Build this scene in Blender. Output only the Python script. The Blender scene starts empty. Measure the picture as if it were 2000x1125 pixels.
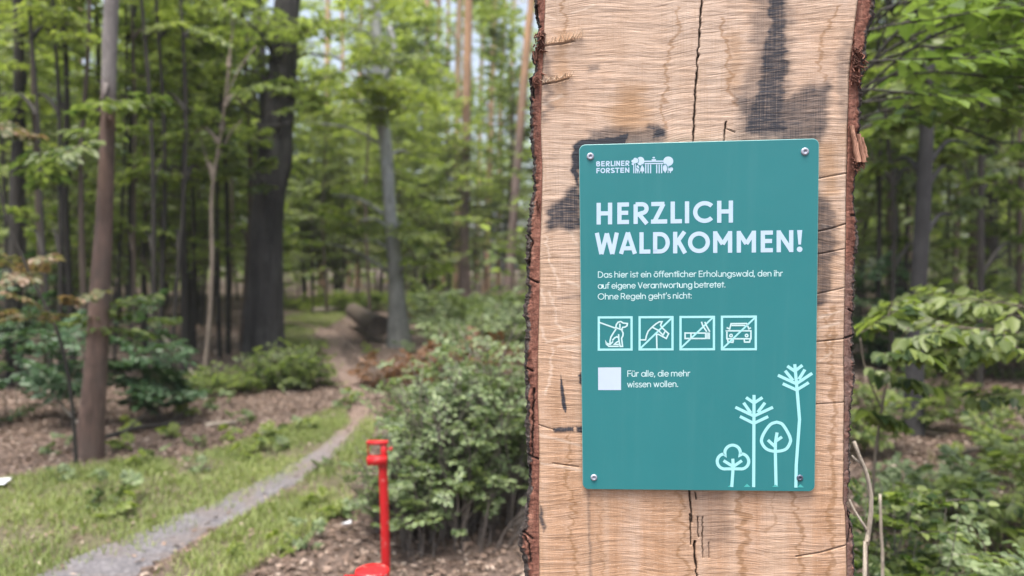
import bpy, math, random
import numpy as np
R = math.radians
random.seed(7)
SC = bpy.context.scene
COL = SC.collection

# ------------------------------------------------------------------ camera, sky, sun, exposure
CAM_H = 1.5
PITCH = R(2.0)
FPX = 1500.0                      # focal length in photo pixels (2000 wide)
cam_d = bpy.data.cameras.new('camera')
cam_d.sensor_width = 36.0
cam_d.lens = 36.0 * FPX / 2000.0
cam_d.clip_start = 0.05
cam_d.clip_end = 2000.0
cam_d.dof.use_dof = True
cam_d.dof.focus_distance = 1.335
cam_d.dof.aperture_fstop = 2.7
cam = bpy.data.objects.new('camera', cam_d)
COL.objects.link(cam)
cam.location = (0, 0, CAM_H)
cam.rotation_euler = (R(90) - PITCH, 0, 0)
SC.camera = cam

SUN_EL, SUN_AZ = R(73), R(200)    # high, behind the camera and to the left
w = bpy.data.worlds.new('World')
SC.world = w
w.use_nodes = True
bg = w.node_tree.nodes['Background']
sky = w.node_tree.nodes.new('ShaderNodeTexSky')
sky.sky_type = 'NISHITA'
sky.sun_disc = False
sky.sun_elevation = SUN_EL
sky.sun_rotation = SUN_AZ
sky.air_density = 1.0
sky.dust_density = 4.0
sky.ozone_density = 0.6
hs = w.node_tree.nodes.new('ShaderNodeHueSaturation')      # thin cloud: a paler sky
hs.inputs['Saturation'].default_value = 0.65
w.node_tree.links.new(sky.outputs[0], hs.inputs['Color'])
w.node_tree.links.new(hs.outputs[0], bg.inputs[0])
bg.inputs[1].default_value = 0.10
sun_d = bpy.data.lights.new('sun', 'SUN')
sun_d.energy = 2.6
sun_d.angle = R(35)
sun_d.color = (1.0, 0.93, 0.84)
sun = bpy.data.objects.new('sun', sun_d)
COL.objects.link(sun)
sd = np.array([math.sin(SUN_AZ) * math.cos(SUN_EL), math.cos(SUN_AZ) * math.cos(SUN_EL), math.sin(SUN_EL)])
sun.location = tuple(sd * 30)
from mathutils import Vector, Matrix
sun.rotation_euler = Vector(-sd).to_track_quat('-Z', 'Y').to_euler()
SC.view_settings.view_transform = 'Standard'
SC.view_settings.look = 'None'
SC.view_settings.exposure = 1.64
SC.view_settings.gamma = 1.0
SC.cycles.max_bounces = 6
SC.cycles.diffuse_bounces = 3
SC.cycles.glossy_bounces = 2
SC.cycles.transmission_bounces = 4
SC.cycles.use_denoising = True
SC.cycles.sample_clamp_indirect = 6.0

# ------------------------------------------------------------------ projection helpers
CP, SP_ = math.cos(PITCH), math.sin(PITCH)
def ray(px, py):
    """direction through a photo pixel, scaled so that its depth along the camera axis is 1"""
    px = np.asarray(px, float); py = np.asarray(py, float)
    a = (px - 1000.0) / FPX
    b = (562.5 - py) / FPX
    return np.stack([a + 0 * b, CP + b * SP_, -SP_ + b * CP], -1)
O = np.array([0, 0, CAM_H])
def at(px, py, d):
    return O + ray(px, py) * np.asarray(d, float)[..., None] if np.ndim(d) else O + ray(px, py) * d
def gnd(px, py):
    r = ray(px, py)
    t = -CAM_H / r[..., 2]
    return O + r * t[..., None]
def depth_of(py):
    r = ray(1000.0, py)
    return float(-CAM_H / r[2])
def to_px(p):
    q = np.asarray(p, float) - O
    f = q[..., 1] * CP - q[..., 2] * SP_
    u = q[..., 1] * SP_ + q[..., 2] * CP
    return 1000 + FPX * q[..., 0] / f, 562.5 - FPX * u / f, f

# ------------------------------------------------------------------ noise in numpy
def _hash(ix, iy, seed):
    with np.errstate(over='ignore'):
        h = (ix.astype(np.int64) * 374761393 + iy.astype(np.int64) * 668265263 + seed * 974634777) & 0xffffffff
        h = ((h ^ (h >> 13)) * 1274126177) & 0xffffffff
        h = h ^ (h >> 16)
    return (h & 0xffff) / 65535.0
def vnoise(x, y, seed=0):
    x = np.asarray(x, float); y = np.asarray(y, float)
    ix = np.floor(x); iy = np.floor(y)
    fx = x - ix; fy = y - iy
    fx = fx * fx * (3 - 2 * fx); fy = fy * fy * (3 - 2 * fy)
    a = _hash(ix, iy, seed); b = _hash(ix + 1, iy, seed)
    c = _hash(ix, iy + 1, seed); d = _hash(ix + 1, iy + 1, seed)
    return (a * (1 - fx) + b * fx) * (1 - fy) + (c * (1 - fx) + d * fx) * fy
def fbm(x, y, seed=0, oct=4):
    s = 0; a = 0.5
    for i in range(oct):
        s = s + a * vnoise(x, y, seed + i * 17); x = x * 2.03; y = y * 2.03; a *= 0.5
    return s / (1 - 0.5 ** oct)
def sstep(a, b, x):
    t = np.clip((x - a) / (b - a), 0, 1)
    return t * t * (3 - 2 * t)

# ------------------------------------------------------------------ mesh helpers
class Geo:
    """collects vertices, quads and triangles; builds ONE mesh object"""
    def __init__(self):
        self.V = []; self.Q = []; self.T = []; self.qm = []; self.tm = []; self.n = 0
        self.qr = []; self.tr = []; self.va = {}
    def add(self, V, Q=None, T=None, m=0, rnd=None):
        V = np.asarray(V, float).reshape(-1, 3)
        self.V.append(V)
        if Q is not None and len(Q):
            Q = np.asarray(Q, np.int64).reshape(-1, 4)
            self.Q.append(Q + self.n); self.qm.append(np.full(len(Q), m))
            self.qr.append(np.full(len(Q), 0.5) if rnd is None else rnd)
        if T is not None and len(T):
            T = np.asarray(T, np.int64).reshape(-1, 3)
            self.T.append(T + self.n); self.tm.append(np.full(len(T), m))
            self.tr.append(np.full(len(T), 0.5))
        self.n += len(V)
    def mesh(self, name, mats, off=(0, 0, 0), smooth=False, attrs=None, rnd=False):
        V = np.concatenate(self.V) - np.asarray(off, float)
        q = np.concatenate(self.Q) if self.Q else np.zeros((0, 4), np.int64)
        t = np.concatenate(self.T) if self.T else np.zeros((0, 3), np.int64)
        me = bpy.data.meshes.new(name)
        me.vertices.add(len(V)); me.vertices.foreach_set('co', V.astype(np.float32).ravel())
        nl = len(q) * 4 + len(t) * 3
        me.loops.add(nl)
        me.loops.foreach_set('vertex_index', np.concatenate([q.ravel(), t.ravel()]).astype(np.int32))
        me.polygons.add(len(q) + len(t))
        st = np.concatenate([np.arange(len(q)) * 4, len(q) * 4 + np.arange(len(t)) * 3]).astype(np.int32)
        me.polygons.foreach_set('loop_start', st)
        mi = np.concatenate([np.concatenate(self.qm) if self.Q else np.zeros(0), np.concatenate(self.tm) if self.T else np.zeros(0)])
        me.polygons.foreach_set('material_index', mi.astype(np.int32))
        if smooth:
            me.polygons.foreach_set('use_smooth', np.ones(len(q) + len(t), bool))
        for m in (mats if isinstance(mats, (list, tuple)) else [mats]):
            me.materials.append(m)
        if rnd:
            a = me.attributes.new('rnd', 'FLOAT', 'FACE')
            r = np.concatenate([np.concatenate(self.qr) if self.Q else np.zeros(0), np.concatenate(self.tr) if self.T else np.zeros(0)])
            a.data.foreach_set('value', r.astype(np.float32))
        for k, v in (attrs or {}).items():
            v = np.asarray(v, np.float32)
            if v.ndim == 2:
                a = me.attributes.new(k, 'FLOAT_VECTOR', 'POINT'); a.data.foreach_set('vector', v.ravel())
            else:
                a = me.attributes.new(k, 'FLOAT', 'POINT'); a.data.foreach_set('value', v)
        me.update(calc_edges=True)
        return me
def tag(o, label=None, cat=None, group=None, kind=None):
    if label: o['label'] = label
    if cat: o['category'] = cat
    if group: o['group'] = group
    if kind: o['kind'] = kind
    return o
def thing(name, label, cat, loc, group=None):
    o = bpy.data.objects.new(name, None)
    o.empty_display_size = 0.1
    COL.objects.link(o); o.location = tuple(loc)
    return tag(o, label, cat, group)
def obj(name, me, parent=None, loc=None):
    o = bpy.data.objects.new(name, me)
    COL.objects.link(o)
    if parent is not None: o.parent = parent
    if loc is not None: o.location = tuple(loc)
    return o

def grid_quads(nr, nc, wrap=False):
    r = np.arange(nr - 1)[:, None]; c = np.arange(nc if wrap else nc - 1)[None, :]
    c1 = (c + 1) % nc
    a = r * nc + c; b = r * nc + c1; d = (r + 1) * nc + c1; e = (r + 1) * nc + c
    return np.stack([a, b, d, e], -1).reshape(-1, 4)
def tube(pts, rad, sides=6, rough=0.0, seed=0, cap=True):
    """tapered tube along a polyline; rough = relative bark relief"""
    p = np.asarray(pts, float); n = len(p)
    rad = np.broadcast_to(np.asarray(rad, float), (n,))
    tng = np.gradient(p, axis=0)
    tng /= np.linalg.norm(tng, axis=1)[:, None] + 1e-9
    ref = np.array([1.0, 0.13, 0.07]) if abs(tng[:, 0]).mean() < 0.7 else np.array([0.1, 0.2, 1.0])
    a = ref - tng * (tng @ ref)[:, None]; a /= np.linalg.norm(a, axis=1)[:, None]
    b = np.cross(tng, a)
    th = np.arange(sides) / sides * 2 * np.pi
    rr = np.repeat(rad[:, None], sides, 1)
    if rough:
        L = np.concatenate([[0], np.cumsum(np.linalg.norm(np.diff(p, axis=0), axis=1))])
        tt = th[None, :] + 0 * rr
        ll = L[:, None] + 0 * rr
        kk = np.minimum(tt, 2 * np.pi - tt)
        rr = rr * (1 + rough * (fbm(kk * 3.2 + 5, ll * 1.6 / (rad.mean() * 6 + .05), seed, 3) - 0.5) * 2)
    V = p[:, None, :] + rr[..., None] * (np.cos(th)[None, :, None] * a[:, None, :] + np.sin(th)[None, :, None] * b[:, None, :])
    Q = grid_quads(n, sides, True)
    V = V.reshape(-1, 3)
    T = None
    if cap:
        V = np.concatenate([V, p[-1:]]); k = len(V) - 1; s0 = (n - 1) * sides
        T = np.array([[s0 + i, s0 + (i + 1) % sides, k] for i in range(sides)])
    return V, Q, T
def resample(pts, n, jit=0.0, rng=None):
    """smooth (Catmull-Rom) resampling of a polyline"""
    p = np.asarray(pts, float)
    if len(p) == 2:
        t = np.linspace(0, 1, n)[:, None]; out = p[0] * (1 - t) + p[1] * t
    else:
        q = np.concatenate([[2 * p[0] - p[1]], p, [2 * p[-1] - p[-2]]])
        t = np.linspace(0, len(p) - 1 - 1e-6, n); i = t.astype(int); f = (t - i)[:, None]
        p0, p1, p2, p3 = q[i], q[i + 1], q[i + 2], q[i + 3]
        out = 0.5 * ((2 * p1) + (-p0 + p2) * f + (2 * p0 - 5 * p1 + 4 * p2 - p3) * f ** 2 + (-p0 + 3 * p1 - 3 * p2 + p3) * f ** 3)
    if jit and rng is not None:
        e = rng.normal(0, jit, (n, p.shape[1])); e[0] = 0; out = out + e
    return out

# ------------------------------------------------------------------ materials
class NT:
    def __init__(self, name):
        self.m = bpy.data.materials.new(name); self.m.use_nodes = True
        self.t = self.m.node_tree; self.b = self.t.nodes['Principled BSDF']; self.out = self.t.nodes['Material Output']
        self.b.inputs['Roughness'].default_value = 0.75
    def n(self, typ, ins=None, **kw):
        x = self.t.nodes.new(typ)
        for k, v in kw.items(): setattr(x, k, v)
        for k, v in (ins or {}).items(): self.set(x.inputs[k], v)
        return x
    def set(self, sock, v):
        if isinstance(v, bpy.types.NodeSocket): self.t.links.new(v, sock)
        else: sock.default_value = v
    def attr(self, name):
        return self.n('ShaderNodeAttribute', attribute_name=name)
    def noise(self, vec, scale, detail=3, rough=0.55, dist=0.0):
        return self.n('ShaderNodeTexNoise', {'Vector': vec, 'Scale': scale, 'Detail': detail, 'Roughness': rough, 'Distortion': dist}).outputs['Fac']
    def mapv(self, vec, scale, loc=(0, 0, 0), rot=(0, 0, 0)):
        return self.n('ShaderNodeMapping', {'Vector': vec, 'Scale': scale, 'Location': loc, 'Rotation': rot}).outputs[0]
    def ramp(self, fac, stops):
        x = self.n('ShaderNodeValToRGB', {'Fac': fac}); e = x.color_ramp.elements
        while len(e) < len(stops): e.new(0.5)
        for i, (p, c) in enumerate(stops):
            e[i].position = p; e[i].color = (c, c, c, 1) if not hasattr(c, '__len__') else (c[0], c[1], c[2], 1)
        return x.outputs[0]
    def mix(self, fac, a, b, mode='MIX'):
        x = self.n('ShaderNodeMix', data_type='RGBA', blend_type=mode)
        self.set(x.inputs[0], fac); self.set(x.inputs[6], self.c4(a)); self.set(x.inputs[7], self.c4(b))
        return x.outputs[2]
    def c4(self, a):
        return a if isinstance(a, bpy.types.NodeSocket) else (a[0], a[1], a[2], 1)
    def math(self, op, a, b=0.0):
        x = self.n('ShaderNodeMath', operation=op); self.set(x.inputs[0], a); self.set(x.inputs[1], b); return x.outputs[0]
    def bump(self, h, strength, dist):
        x = self.n('ShaderNodeBump', {'Height': h, 'Strength': strength, 'Distance': dist})
        self.t.links.new(x.outputs[0], self.b.inputs['Normal']); return x
    def color(self, c): self.set(self.b.inputs['Base Color'], self.c4(c))
    def obj(self): return self.n('ShaderNodeTexCoord').outputs['Object']

def leaf_mat(name, lo, hi, trans=0.38, extra=None, rough=0.45):
    t = NT(name)
    r = t.attr('rnd').outputs['Fac']
    st = [(0.0, lo), (1.0, hi)] if extra is None else [(0.0, lo), (0.62, hi), (1.0, extra)]
    c = t.ramp(r, st)
    t.color(c); t.b.inputs['Roughness'].default_value = rough
    tc = t.mix(1.0, c, (1.22, 1.28, 0.66), 'MULTIPLY')
    tr = t.n('ShaderNodeBsdfTranslucent', {'Color': tc})
    ms = t.n('ShaderNodeMixShader', {0: trans, 1: t.b.outputs[0], 2: tr.outputs[0]})
    t.t.links.new(ms.outputs[0], t.out.inputs[0])
    return t.m
def bark_mat(name, dark, light, scale=14, moss=None, upper=None, zlo=3.0, zhi=7.0, stretch=0.18):
    t = NT(name)
    v = t.obj()
    f = t.noise(t.mapv(v, (1, 1, stretch)), scale, 5, 0.65, 0.4)
    f2 = t.noise(v, 2.2, 3)
    c = t.ramp(f, [(0.32, dark), (0.68, light)])
    c = t.mix(t.ramp(f2, [(0.4, 0.0), (0.7, 0.45)]), c, tuple(x * 1.35 for x in light))
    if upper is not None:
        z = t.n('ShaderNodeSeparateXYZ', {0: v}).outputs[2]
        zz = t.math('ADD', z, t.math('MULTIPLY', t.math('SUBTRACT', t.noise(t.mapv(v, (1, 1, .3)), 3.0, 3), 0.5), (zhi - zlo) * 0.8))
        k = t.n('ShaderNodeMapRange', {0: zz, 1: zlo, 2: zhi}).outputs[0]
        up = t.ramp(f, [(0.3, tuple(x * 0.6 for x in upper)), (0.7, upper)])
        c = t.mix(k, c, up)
    if moss is not None:
        g = t.noise(t.mapv(v, (1, 1, 0.45)), 4.0, 4, 0.6)
        c = t.mix(t.ramp(g, [(0.5, 0.0), (0.66, 0.65)]), c, moss)
    t.color(c); t.b.inputs['Roughness'].default_value = 0.9
    t.bump(f, 0.9, 0.02)
    return t.m
def plain_mat(name, col, rough=0.6, var=0.15, scale=8, metallic=0.0):
    t = NT(name)
    f = t.noise(t.obj(), scale, 4, 0.6)
    c = t.mix(f, tuple(x * (1 - var) for x in col), tuple(min(1, x * (1 + var)) for x in col))
    t.color(c); t.b.inputs['Roughness'].default_value = rough; t.b.inputs['Metallic'].default_value = metallic
    return t.m

M = {}
M['leaf_mid'] = leaf_mat('leaf_mid_green', (0.044, 0.080, 0.028), (0.240, 0.300, 0.100), 0.55)
M['leaf_bright'] = leaf_mat('leaf_bright_green', (0.085, 0.138, 0.034), (0.340, 0.400, 0.125), 0.6)
M['leaf_maple'] = leaf_mat('leaf_maple_green', (0.046, 0.088, 0.024), (0.180, 0.255, 0.075), 0.46, None, .33)
M['leaf_dark'] = leaf_mat('leaf_dark_green', (0.034, 0.078, 0.036), (0.085, 0.155, 0.075), 0.35)
M['leaf_pale'] = leaf_mat('leaf_pale_green', (0.060, 0.100, 0.040), (0.235, 0.300, 0.150), 0.38)
M['leaf_autumn'] = leaf_mat('leaf_autumn', (0.085, 0.110, 0.040), (0.190, 0.175, 0.085), 0.4, (0.230, 0.150, 0.095))
M['leaf_rust'] = leaf_mat('leaf_rust', (0.11, 0.055, 0.03), (0.22, 0.11, 0.05), 0.3)
M['needle'] = leaf_mat('pine_needles', (0.030, 0.062, 0.028), (0.075, 0.120, 0.045), 0.3)
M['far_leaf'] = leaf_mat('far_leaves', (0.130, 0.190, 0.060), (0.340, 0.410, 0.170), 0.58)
M['grass'] = leaf_mat('grass_blades', (0.10, 0.145, 0.036), (0.265, 0.315, 0.105), 0.35, (0.40, 0.35, 0.20), 0.6)
M['litter'] = leaf_mat('dry_leaves', (0.075, 0.048, 0.036), (0.25, 0.178, 0.140), 0.10, (0.40, 0.33, 0.28), 0.85)
M['twig'] = bark_mat('twig_bark', (0.05, 0.04, 0.03), (0.14, 0.115, 0.09), 30)
M['twig_pale'] = bark_mat('pale_twig', (0.22, 0.18, 0.14), (0.42, 0.37, 0.31), 40)
M['sapling_bark'] = bark_mat('beige_sapling_bark', (.10, .08, .062), (.22, .18, .145), 22)
M['dead_twig'] = bark_mat('dead_grey_twig', (.07, .058, .050), (.19, .165, .150), 30)
M['bark_oak'] = bark_mat('dark_oak_bark', (0.003, 0.003, 0.003), (0.044, 0.040, 0.038), 7, moss=(0.066, 0.066, 0.060), stretch=0.10)
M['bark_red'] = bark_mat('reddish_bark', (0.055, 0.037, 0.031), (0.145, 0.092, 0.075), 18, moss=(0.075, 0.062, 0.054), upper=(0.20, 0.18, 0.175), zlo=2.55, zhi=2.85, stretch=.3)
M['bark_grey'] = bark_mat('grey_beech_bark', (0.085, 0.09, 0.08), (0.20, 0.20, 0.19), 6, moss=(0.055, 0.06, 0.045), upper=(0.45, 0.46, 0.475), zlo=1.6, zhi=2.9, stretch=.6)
M['bark_smooth'] = bark_mat('smooth_grey_bark', (0.014, 0.0135, 0.0145), (0.036, 0.035, 0.037), 7, stretch=0.5)
M['bark_dark'] = bark_mat('dark_sapling_bark', (0.010, 0.009, 0.008), (0.034, 0.030, 0.025), 20)
M['bark_brown'] = bark_mat('brown_bark', (0.032, 0.024, 0.019), (0.095, 0.072, 0.056), 14)
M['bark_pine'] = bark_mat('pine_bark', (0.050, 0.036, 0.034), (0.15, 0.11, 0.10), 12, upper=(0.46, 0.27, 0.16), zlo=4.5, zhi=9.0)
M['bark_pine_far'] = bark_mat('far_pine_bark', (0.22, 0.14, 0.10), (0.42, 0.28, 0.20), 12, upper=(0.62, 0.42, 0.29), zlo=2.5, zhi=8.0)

# ------------------------------------------------------------------ leaves and sprays
def leaf_geo(g, P, D, N, ln, wd, rnd, m=0):
    """append pointed folded leaves (two quads each)"""
    D = D / (np.linalg.norm(D, axis=1)[:, None] + 1e-9)
    S = np.cross(D, N); S /= np.linalg.norm(S, axis=1)[:, None] + 1e-9
    U = np.cross(S, D)
    ln = np.broadcast_to(ln, len(P))[:, None]; wd = np.broadcast_to(wd, len(P))[:, None]
    f = 0.16
    v0 = P
    v1 = P + D * ln * .30 + S * wd * .47 + U * wd * f
    v2 = P + D * ln * .70 + S * wd * .36 + U * wd * f * .6
    v3 = P + D * ln - U * ln * .10
    v4 = P + D * ln * .70 - S * wd * .36 + U * wd * f * .6
    v5 = P + D * ln * .30 - S * wd * .47 + U * wd * f
    V = np.stack([v0, v1, v2, v3, v4, v5], 1).reshape(-1, 3)
    b = np.arange(len(P))[:, None] * 6
    Q = np.stack([b + np.array([[0, 1, 2, 3]]), b + np.array([[0, 3, 4, 5]])], 1).reshape(-1, 4)
    g.add(V, Q, None, m, np.repeat(rnd, 2))
def spray_template(rng, ntw=10, nl=7, tw=0.48, flat=0.35):
    P = []; D = []; N = []; seg = []
    xs = np.linspace(0, 1, 6)
    wob = np.cumsum(rng.normal(0, .035, 6)); drop = rng.uniform(.05, .22)
    ax = np.stack([xs, wob - wob[0], .12 * xs - drop * xs ** 2], 1)
    def axis(t):
        return np.array([np.interp(t, xs, ax[:, k]) for k in range(3)])
    for i in range(5): seg.append((ax[i], ax[i + 1], .010 * (1 - .14 * i)))
    for k in range(ntw):
        t = .12 + .86 * (k + rng.uniform(-.2, .2)) / ntw
        s = 1 if k % 2 else -1
        an = s * rng.uniform(.65, 1.1)
        L = tw * (1.05 - .62 * t) * rng.uniform(.65, 1.2)
        p0 = axis(t)
        d = np.array([math.cos(an), math.sin(an), rng.uniform(-.18, .22)])
        p1 = p0 + d * L
        seg.append((p0, p1, .0045))
        for j in range(nl):
            q = (j + .6 + rng.uniform(-.25, .25)) / nl
            if rng.random() < .08: continue
            pp = p0 + d * L * q + rng.normal(0, .012, 3)
            sg = 1 if j % 2 else -1
            aa = an + sg * rng.uniform(.35, 1.0) * (0 if j == nl - 1 else 1)
            P.append(pp); D.append([math.cos(aa), math.sin(aa), rng.uniform(-.45, .15)])
            N.append([rng.normal(0, flat), rng.normal(0, flat), 1])
    P = np.array(P); D = np.array(D); N = np.array(N)
    return P, D, N, seg
RNG = np.random.default_rng(11)
SPRAYS = [spray_template(RNG) for _ in range(10)]
SPRAYS_THIN = [spray_template(RNG, 6, 5) for _ in range(6)]
def rotm(az, el, roll=0.0):
    ca, sa = math.cos(az), math.sin(az); ce, se = math.cos(el), math.sin(el); cr, sr = math.cos(roll), math.sin(roll)
    Rz = np.array([[ca, -sa, 0], [sa, ca, 0], [0, 0, 1]]); Ry = np.array([[ce, 0, -se], [0, 1, 0], [se, 0, ce]])
    Rx = np.array([[1, 0, 0], [0, cr, -sr], [0, sr, cr]])
    return Rz @ Ry @ Rx
def put_spray(g, rng, org, az, el, L, leaf, tpl=None, tone=0.5, spread=0.5, lm=0, tm=1, twigs=True, wr=0.62, droop=0.0):
    P, D, N, seg = tpl if tpl is not None else SPRAYS[rng.integers(len(SPRAYS))]
    m = rotm(az, el, rng.normal(0, .25))
    P2 = P @ m.T * L + org; D2 = D @ m.T; N2 = N @ m.T
    if droop: D2 = D2 + np.array([0, 0, -droop])
    ln = leaf * rng.uniform(.6, 1.25, len(P))
    r = np.clip(tone + rng.normal(0, spread * .45, len(P)), 0, 1)
    leaf_geo(g, P2, D2, N2, ln, ln * wr, r, lm)
    if twigs:
        for a, b, rr in seg[:5 + (99 if leaf / L > .02 else 0)]:
            V, Q, T = tube([a @ m.T * L + org, b @ m.T * L + org], [rr * L, rr * L * .7], 3, cap=False)
            g.add(V, Q, None, tm)

# ------------------------------------------------------------------ the slab plane (pose fitted to the sign's corners)
QC = np.array([0.32005147, 1.32791492, 1.40086647]); YAW, TILT, ROLL = -0.07918531, 0.0414646, 0.01412742
SW, SH = 0.40, 0.60403
def _axes():
    def loc(u, v):
        cr, sr = math.cos(ROLL), math.sin(ROLL); u, v = u * cr - v * sr, u * sr + v * cr
        X = u; Y = -v * math.sin(TILT); Z = v * math.cos(TILT); c, s = math.cos(YAW), math.sin(YAW)
        return np.array([X * c - Y * s, X * s + Y * c, Z])
    U = loc(1, 0); Vv = loc(0, 1); return U, Vv, np.cross(U, Vv)
AU, AV, AN = _axes()              # AN points towards the camera side
if AN[1] > 0: AN = -AN
def S(px, py, n=0.0):
    """photo pixel -> (u, v) on the slab plane lifted by n"""
    r = ray(px, py); c = QC + AN * n
    t = ((c - O) @ AN) / (r @ AN)
    p = O + r * t[..., None] - c
    return np.stack([p @ AU, p @ AV], -1)
def W3(uv, n=0.0):
    uv = np.asarray(uv, float); n = np.asarray(n, float)
    return QC + uv[..., :1] * AU + uv[..., 1:2] * AV + n[..., None] * AN
MPP = SW / 462.0                  # metres per photo pixel on the slab

# outline of the sawn face and of the bark, read along the height (y, x)
LI = np.array([(-500, 1072), (-200, 1068), (0, 1065), (60, 1062), (100, 1061), (160, 1058), (200, 1057), (260, 1056), (330, 1059), (380, 1058), (450, 1056), (500, 1054), (560, 1054), (620, 1052), (700, 1050), (780, 1050), (800, 1051), (900, 1053), (1000, 1052), (1125, 1053), (1400, 1052), (2400, 1058)], float)
LO = np.array([(-500, 1040), (-250, 1046), (-80, 1040), (0, 1044), (30, 1048), (50, 1053), (65, 1049), (90, 1051), (100, 1044), (112, 1040), (125, 1047), (145, 1043), (150, 1034), (180, 1036), (220, 1036), (260, 1036), (290, 1038), (330, 1042), (370, 1043), (395, 1036), (420, 1034), (440, 1030), (480, 1028), (540, 1029), (570, 1032), (590, 1026), (610, 1022), (630, 1027), (660, 1027), (700, 1026), (730, 1025), (740, 1027), (790, 1029), (830, 1027), (870, 1028), (890, 1031), (920, 1034), (960, 1033), (975, 1028), (1010, 1025), (1035, 1020), (1050, 1011), (1075, 1014), (1090, 1022), (1125, 1026), (1300, 1020), (1700, 1026), (2400, 1020)], float)
RI = np.array([(-500, 1700), (-200, 1690), (0, 1677), (50, 1670), (100, 1664), (150, 1659), (200, 1658), (250, 1656), (300, 1655), (350, 1654), (400, 1653), (450, 1653), (500, 1652), (560, 1651), (620, 1650), (700, 1649), (780, 1650), (850, 1649), (900, 1649), (980, 1648), (1000, 1652), (1060, 1654), (1125, 1655), (1400, 1652), (2400, 1650)], float)
RO = np.array([(-500, 1740), (-200, 1725), (0, 1711), (30, 1712), (40, 1706), (60, 1698), (90, 1694), (130, 1690), (160, 1686), (200, 1686), (240, 1684), (320, 1684), (335, 1676), (350, 1672), (400, 1672), (430, 1678), (470, 1681), (500, 1674), (560, 1672), (620, 1671), (680, 1671), (720, 1674), (750, 1672), (780, 1668), (830, 1664), (870, 1663), (940, 1662), (970, 1660), (985, 1655), (1000, 1662), (1030, 1668), (1060, 1670), (1125, 1672), (1400, 1670), (2400, 1676)], float)
def edge(tab, y): return np.interp(y, tab[:, 0], tab[:, 1])

def poly_mask(X, Y, poly, soft=6.0, warp=6.0, seed=0, wsc=0.045):
    """soft polygon mask with a frayed edge"""
    x = X + (fbm(X * wsc * .5, Y * wsc * 2.2, seed, 3) - .5) * 2 * warp * 1.6
    y = Y + (fbm(X * wsc, Y * wsc, seed + 5, 3) - .5) * 2 * warp
    p = np.asarray(poly, float); n = len(p)
    x0, x1 = p[:, 0].min() - 60, p[:, 0].max() + 60; y0, y1 = p[:, 1].min() - 60, p[:, 1].max() + 60
    out = np.zeros_like(X); k = (X > x0) & (X < x1) & (Y > y0) & (Y < y1)
    xs, ys = x[k], y[k]; ins = np.zeros(len(xs), bool); d = np.full(len(xs), 1e9)
    for i in range(n):
        ax, ay = p[i]; bx, by = p[(i + 1) % n]
        c = ((ay > ys) != (by > ys)) & (xs < (bx - ax) * (ys - ay) / (by - ay + 1e-9) + ax); ins ^= c
        t = np.clip(((xs - ax) * (bx - ax) + (ys - ay) * (by - ay)) / ((bx - ax) ** 2 + (by - ay) ** 2 + 1e-9), 0, 1)
        d = np.minimum(d, np.hypot(xs - ax - t * (bx - ax), ys - ay - t * (by - ay)))
    sd_ = np.where(ins, d, -d)
    out[k] = sstep(-soft, soft, sd_)
    return out
def line_mask(X, Y, pts, wid, soft=1.2, warp=2.0, seed=0, wsc=0.12):
    p = np.asarray(pts, float)
    pad = wid + 30
    k = (X > p[:, 0].min() - pad) & (X < p[:, 0].max() + pad) & (Y > p[:, 1].min() - pad) & (Y < p[:, 1].max() + pad)
    out = np.zeros_like(X); xs, ys = X[k], Y[k]
    xs = xs + (fbm(xs * wsc * .3, ys * wsc, seed, 3) - .5) * 2 * warp * 2
    d = np.full(len(xs), 1e9)
    for i in range(len(p) - 1):
        ax, ay = p[i]; bx, by = p[i + 1]
        t = np.clip(((xs - ax) * (bx - ax) + (ys - ay) * (by - ay)) / ((bx - ax) ** 2 + (by - ay) ** 2 + 1e-9), 0, 1)
        d = np.minimum(d, np.hypot(xs - ax - t * (bx - ax), ys - ay - t * (by - ay)))
    ww = wid * .5 * (.6 + .8 * vnoise(xs * .05, ys * .09, seed + 3))
    out[k] = 1 - sstep(ww - soft, ww + soft, d)
    return out

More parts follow.
